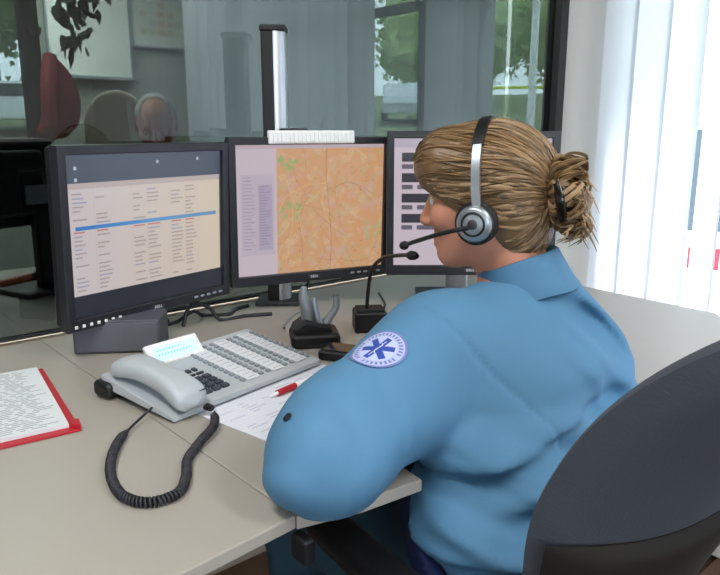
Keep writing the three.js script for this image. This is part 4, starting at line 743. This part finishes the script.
// ---------------------------------------------------------------- the room beyond the glass
{
  const MN = {
    H: [1.245, 1.20, -1.14], f: [-0.45, -0.5, 0.8], s: 1.0, neck: [1.27, 1.06, -1.2], shL: [1.45, 1.0, -1.13], shR: [1.13, 1.0, -1.27], elL: [1.5, 0.79, -0.9], wrL: [1.28, 0.785, -0.72], hdL: [-0.8, -0.05, 0.3], elR: [0.98, 0.79, -1.0], wrR: [1.1, 0.785, -0.76], hdR: [0.4, -0.05, 0.8], thumbL: 1, thumbR: -1,
    chest: [[1.36, 0.9, -1.18], [1.2, 0.9, -1.25], 0.12], waist: [[1.35, 0.7, -1.22], [1.22, 0.7, -1.28], 0.125], hips: [[1.36, 0.55, -1.24], [1.22, 0.55, -1.3], 0.13], hipL: [1.4, 0.53, -1.2], hipR: [1.2, 0.53, -1.28], knL: [1.32, 0.55, -0.75], knR: [1.0, 0.55, -0.85], anL: [1.32, 0.1, -0.78], anR: [1.0, 0.1, -0.88], curl: 0.3,
  };
  const S = figure(MN), F = S.F, t = thing('person', 'balding grey haired man looking down, seen behind the glass above the left monitor', 'person', [1.28, 0, -1.2]);
  wpart('body', bodyMesh(MN, S, 0.016), M(0xb97a5c, 0.6), t);
  const j0 = union([S.torso(0.012, 0.06), cone(MN.shL, MN.neck, 0.075, 0.07), cone(MN.shR, MN.neck, 0.075, 0.07), ...S.armL(0.018), ...S.armR(0.018)], 0.05);
  const jk = (p) => { let d = smax(j0(p) - 0.004 * noise(p[0] * 9, p[1] * 12, p[2] * 9), 0.56 - p[1], 0.01); d = smax(d, -(S.neck(p) - 0.012), 0.01); for (const [w, e] of [[MN.wrL, MN.elL], [MN.wrR, MN.elR]]) if (Math.hypot(...sub3(p, w)) < 0.12) d = smax(d, dot3(sub3(p, w), vnorm(sub3(w, e))) + 0.012, 0.005); return d; };
  const [lo, hi] = boundsOf([MN.shL, MN.shR, MN.elL, MN.elR, MN.wrL, MN.wrR, MN.waist[0], MN.waist[1], [1.28, 0.62, -1.2]], 0.14);
  wpart('jacket', net(jk, lo, hi, 0.015), M(0x1b2228, 0.85), t);
  const t0 = union([S.torso(0.004, 0.05), ...S.leg(0.01)], 0.05), [l2, h2] = boundsOf([MN.hips[0], MN.hips[1], MN.knL, MN.knR, MN.anL, MN.anR], 0.14);
  wpart('trousers', net((p) => smax(smax(t0(p), p[1] - 0.6, 0.01), 0.075 - p[1], 0.005), l2, h2, 0.016), mat.trousers, t);
  wpart('shoe', shoeMesh(MN.anL, [0, 0, 1]), mat.black, t); wpart('shoe', shoeMesh(MN.anR, [0, 0, 1]), mat.black, t);
  const cap = ell([0, 0.022, -0.014], [0.079, 0.084, 0.096]), H = MN.H;
  wpart('hair', net((p) => { const q = F.loc(p); let d = cap(q) - 0.003 * noise(q[0] * 50, q[1] * 50, q[2] * 50); d = smax(d, 0.056 - Math.hypot(q[0], q[1] - 0.085, q[2] - 0.05), 0.012); d = smax(d, Math.min(q[2] - 0.02, 0.045 - q[1]), 0.01); d = smax(d, -q[1] - 0.045 - 0.6 * Math.max(0, -q[2]), 0.008); return d; }, [H[0] - 0.14, H[1] - 0.13, H[2] - 0.14], [H[0] + 0.14, H[1] + 0.14, H[2] + 0.14], 0.0055), M(0x9c9c98, 0.9), t);
  officeChair('black office chair of the man behind the glass', [1.29, 0, -1.27], 3.6, mat.blackSoft, mat.black, 0.25, false);
}
{
  // beige chair with a rounded back, further off
  const t = thing('lounge_chair', 'beige chair with a tall rounded back, seen through the glass', 'chair', [1.66, 0, -2.55], 2.7), m = M(0x9a9484, 0.9);
  mk('backrest', extrude(Array.from({ length: 25 }, (_, i) => { const a = Math.PI * i / 24; return [0.19 * Math.cos(a), 1.2 + 0.21 * Math.sin(a)]; }).concat([[-0.2, 0.42], [0.2, 0.42]]), 0.1, 0.03, 4).rotateX(0.08).translate(0, 0, 0.13), m, t);
  mk('seat', rbox(0.5, 0.12, 0.48, 0.04, 0, 0.42, -0.06, 4), m, t); for (const x of [-0.2, 0.2]) for (const z of [-0.25, 0.14]) mk('leg', cyl(0.018, 0.015, 0.37, x, 0.185, z, 12), mat.silver, t);
}
{
  const t = thing('whiteboard', 'plain white wall board beyond the glass, the lower of the two', 'board', [2.28, 1.58, -4.46]);
  mk('board_surface', rbox(0.66, 1.0, 0.02, 0.004, 0, 0.52, 0.0), M(0xf2f6f4, 0.5), t); mk('tray', rbox(0.6, 0.03, 0.05, 0.008, 0, 0.01, 0.03), mat.keyGrey, t); mk('frame', [rbox(0.68, 0.02, 0.03, 0.005, 0, 0.02, 0), rbox(0.68, 0.02, 0.03, 0.005, 0, 1.02, 0), rbox(0.02, 1.02, 0.03, 0.005, 0.34, 0.52, 0), rbox(0.02, 1.02, 0.03, 0.005, -0.34, 0.52, 0)], mat.keyGrey, t);
  const u = thing('wall_chart', 'framed pale chart high on the far wall beyond the glass', 'chart', [2.94, 1.86, -4.46]);
  const tx = canvas(128, 128, (c, w, h) => { c.fillStyle = '#d3dad4'; c.fillRect(0, 0, w, h); for (let r = 0; r < 9; r++) for (let k = 0; k < 6; k++) if (rnd() < 0.7) { c.fillStyle = ['#c7b795', '#b9c1b4', '#c9a98a'][k % 3]; c.fillRect(14 + k * 18, 10 + r * 12, 14, 8); } });
  mk('chart_sheet', box(0.58, 0.8, 0.012, 0, 0.42, 0), new THREE.MeshStandardMaterial({ map: tx, roughness: 0.7 }), u); mk('frame', [rbox(0.62, 0.02, 0.03, 0.005, 0, 0.01, 0), rbox(0.62, 0.02, 0.03, 0.005, 0, 0.83, 0), rbox(0.02, 0.84, 0.03, 0.005, 0.3, 0.42, 0), rbox(0.02, 0.84, 0.03, 0.005, -0.3, 0.42, 0)], mat.keyGrey, u);
}
{
  const t = thing('coat_stand', 'dark post of a coat stand beyond the glass at the far left', 'coat stand', [1.09, 0, -2.1]);
  mk('post', rbox(0.085, 2.2, 0.06, 0.01, 0, 1.1, 0), M(0x0c0f11, 0.6), t); mk('base', lathe([[0, 0], [0.2, 0], [0.2, 0.015], [0.05, 0.05], [0, 0.05]], 28), mat.black, t);
  for (const s of [-1, 1]) mk('hook', tube([[0, 1.62, 0.03], [s * 0.02, 1.6, 0.07], [s * 0.03, 1.63, 0.09]], 0.008, 12, 8), mat.black, t);
  const j = thing('red_jacket', 'red jacket hanging from the dark post beyond the glass', 'jacket', [1.12, 1.04, -1.98]);
  const body = union([ell([0.042, 0.268, 0.03], [0.085, 0.16, 0.07]), cone([0.015, 0.437, 0.01], [0.02, 0.335, 0.02], 0.028, 0.045), cone([0.021, 0.186, 0.03], [-0.03, 0.123, 0.03], 0.06, 0.05)], 0.05);
  mk('jacket_body', net((p) => (body(p) - 0.012 * noise(p[0] * 22, p[1] * 6, p[2] * 22)), [-0.2, -0.15, -0.15], [0.28, 0.58, 0.2], 0.012), M(0x7a0f1a, 0.7), j);
  mk('sleeve', taper([[0.001, 0.459, 0.06], [-0.032, 0.329, 0.11], [-0.044, 0.141, 0.12]], [0.03, 0.036, 0.038, 0.034], 16, 10), M(0x861c26, 0.7), j);
  const p = thing('hanging_plant', 'dark leafy plant trailing down beyond the glass near the top left', 'plant', [1.31, 1.66, -2.02]);
  mk('pot', lathe([[0, 0.3], [0.09, 0.3], [0.12, 0.46], [0.11, 0.46], [0.085, 0.31], [0, 0.31]], 24), mat.darkGrey, p);
  mk('hanger', tube([[0, 0.44, 0], [0, 0.75, 0], [0, 1.03, 0]], 0.005, 8, 6), mat.black, p);
  const lv = extrude([[0, 0], [0.018, 0.02], [0.02, 0.045], [0, 0.085], [-0.02, 0.045], [-0.018, 0.02]], 0.003), lm = M(0x22291f, 0.8);
  for (let i = 0; i < 90; i++) { const o = new THREE.Mesh(lv, lm), a = rnd() * 6.28, r = rr(0.0, 0.16) * (i < 60 ? 1 : 0.6); o.name = 'leaf'; o.position.set(Math.cos(a) * r - (i > 60 ? 0.04 : 0), i < 60 ? rr(0.08, 0.5) : rr(-0.12, 0.15), Math.sin(a) * r * 0.6); o.rotation.set(rr(1.6, 3.6), rr(0, 6), rr(-0.8, 0.8)); o.scale.setScalar(rr(0.8, 1.5)); p.add(o); }
}
{
  const t = thing('monitor', 'black monitor back beyond the glass at the left edge', 'monitor', [0.48, 1.035, -0.47], 0.3);
  mk('back_shell', [rbox(0.34, 0.23, 0.03, 0.01, 0, 0, 0), rbox(0.24, 0.17, 0.04, 0.015, 0, 0, 0.025)], mat.black, t); mk('stand_post', rbox(0.05, 0.26, 0.03, 0.008, 0.1, -0.16, 0.03), mat.black, t); mk('stand_foot', rbox(0.2, 0.014, 0.15, 0.006, 0.1, -0.287, 0.02), mat.black, t);
  mk('port_panel', rbox(0.08, 0.05, 0.006, 0.002, 0.09, -0.03, 0.048), mat.keyGrey, t);
  const s = thing('marker', 'blurry red and black marker lying on the desk beyond the glass', 'marker', [0.56, 0.752, -0.62], 0.5);
  const L = (r, a, e) => new THREE.CylinderGeometry(r, r, e - a, 16).rotateZ(Math.PI / 2).translate((a + e) / 2, 0, 0);
  mk('barrel', L(0.011, -0.12, 0.03), M(0x9c3a1e, 0.5), s); mk('cap', L(0.012, 0.03, 0.1), mat.black, s);
}
// ceiling lamps of both rooms
function ceilingLamp(label, x, z, power) {
  const t = thing('ceiling_light', label, 'lamp', [x, 2.7, z]);
  mk('housing', rbox(0.34, 0.06, 1.28, 0.008, 0, -0.031, 0), mat.whiteFrame, t);
  mk('diffuser', rbox(0.3, 0.012, 1.22, 0.005, 0, -0.066, 0), new THREE.MeshStandardMaterial({ color: 0xffffff, emissive: 0xffffff, emissiveIntensity: 0.9 }), t);
  const l = new THREE.RectAreaLight(new THREE.Color().setRGB(1, 0.97, 0.93), power, 0.3, 1.22); l.name = 'lamp_glow';
  l.position.set(0, -0.08, 0); l.rotation.x = -Math.PI / 2; t.add(l);
}
ceilingLamp('long ceiling light over the desk', -0.4, 1.2, LAMP); ceilingLamp('long ceiling light behind the woman', 1.1, 2.6, LAMP);
ceilingLamp('long ceiling light over the desk beyond the glass', 0.6, -1.4, LAMP_BEYOND); ceilingLamp('long ceiling light deep in the room beyond the glass', 1.7, -3.4, LAMP_BEYOND * 1.5);

scene.traverse((o) => { if (o.isMesh) { o.castShadow = true; o.receiveShadow = true; } });
renderer.render(scene, camera);
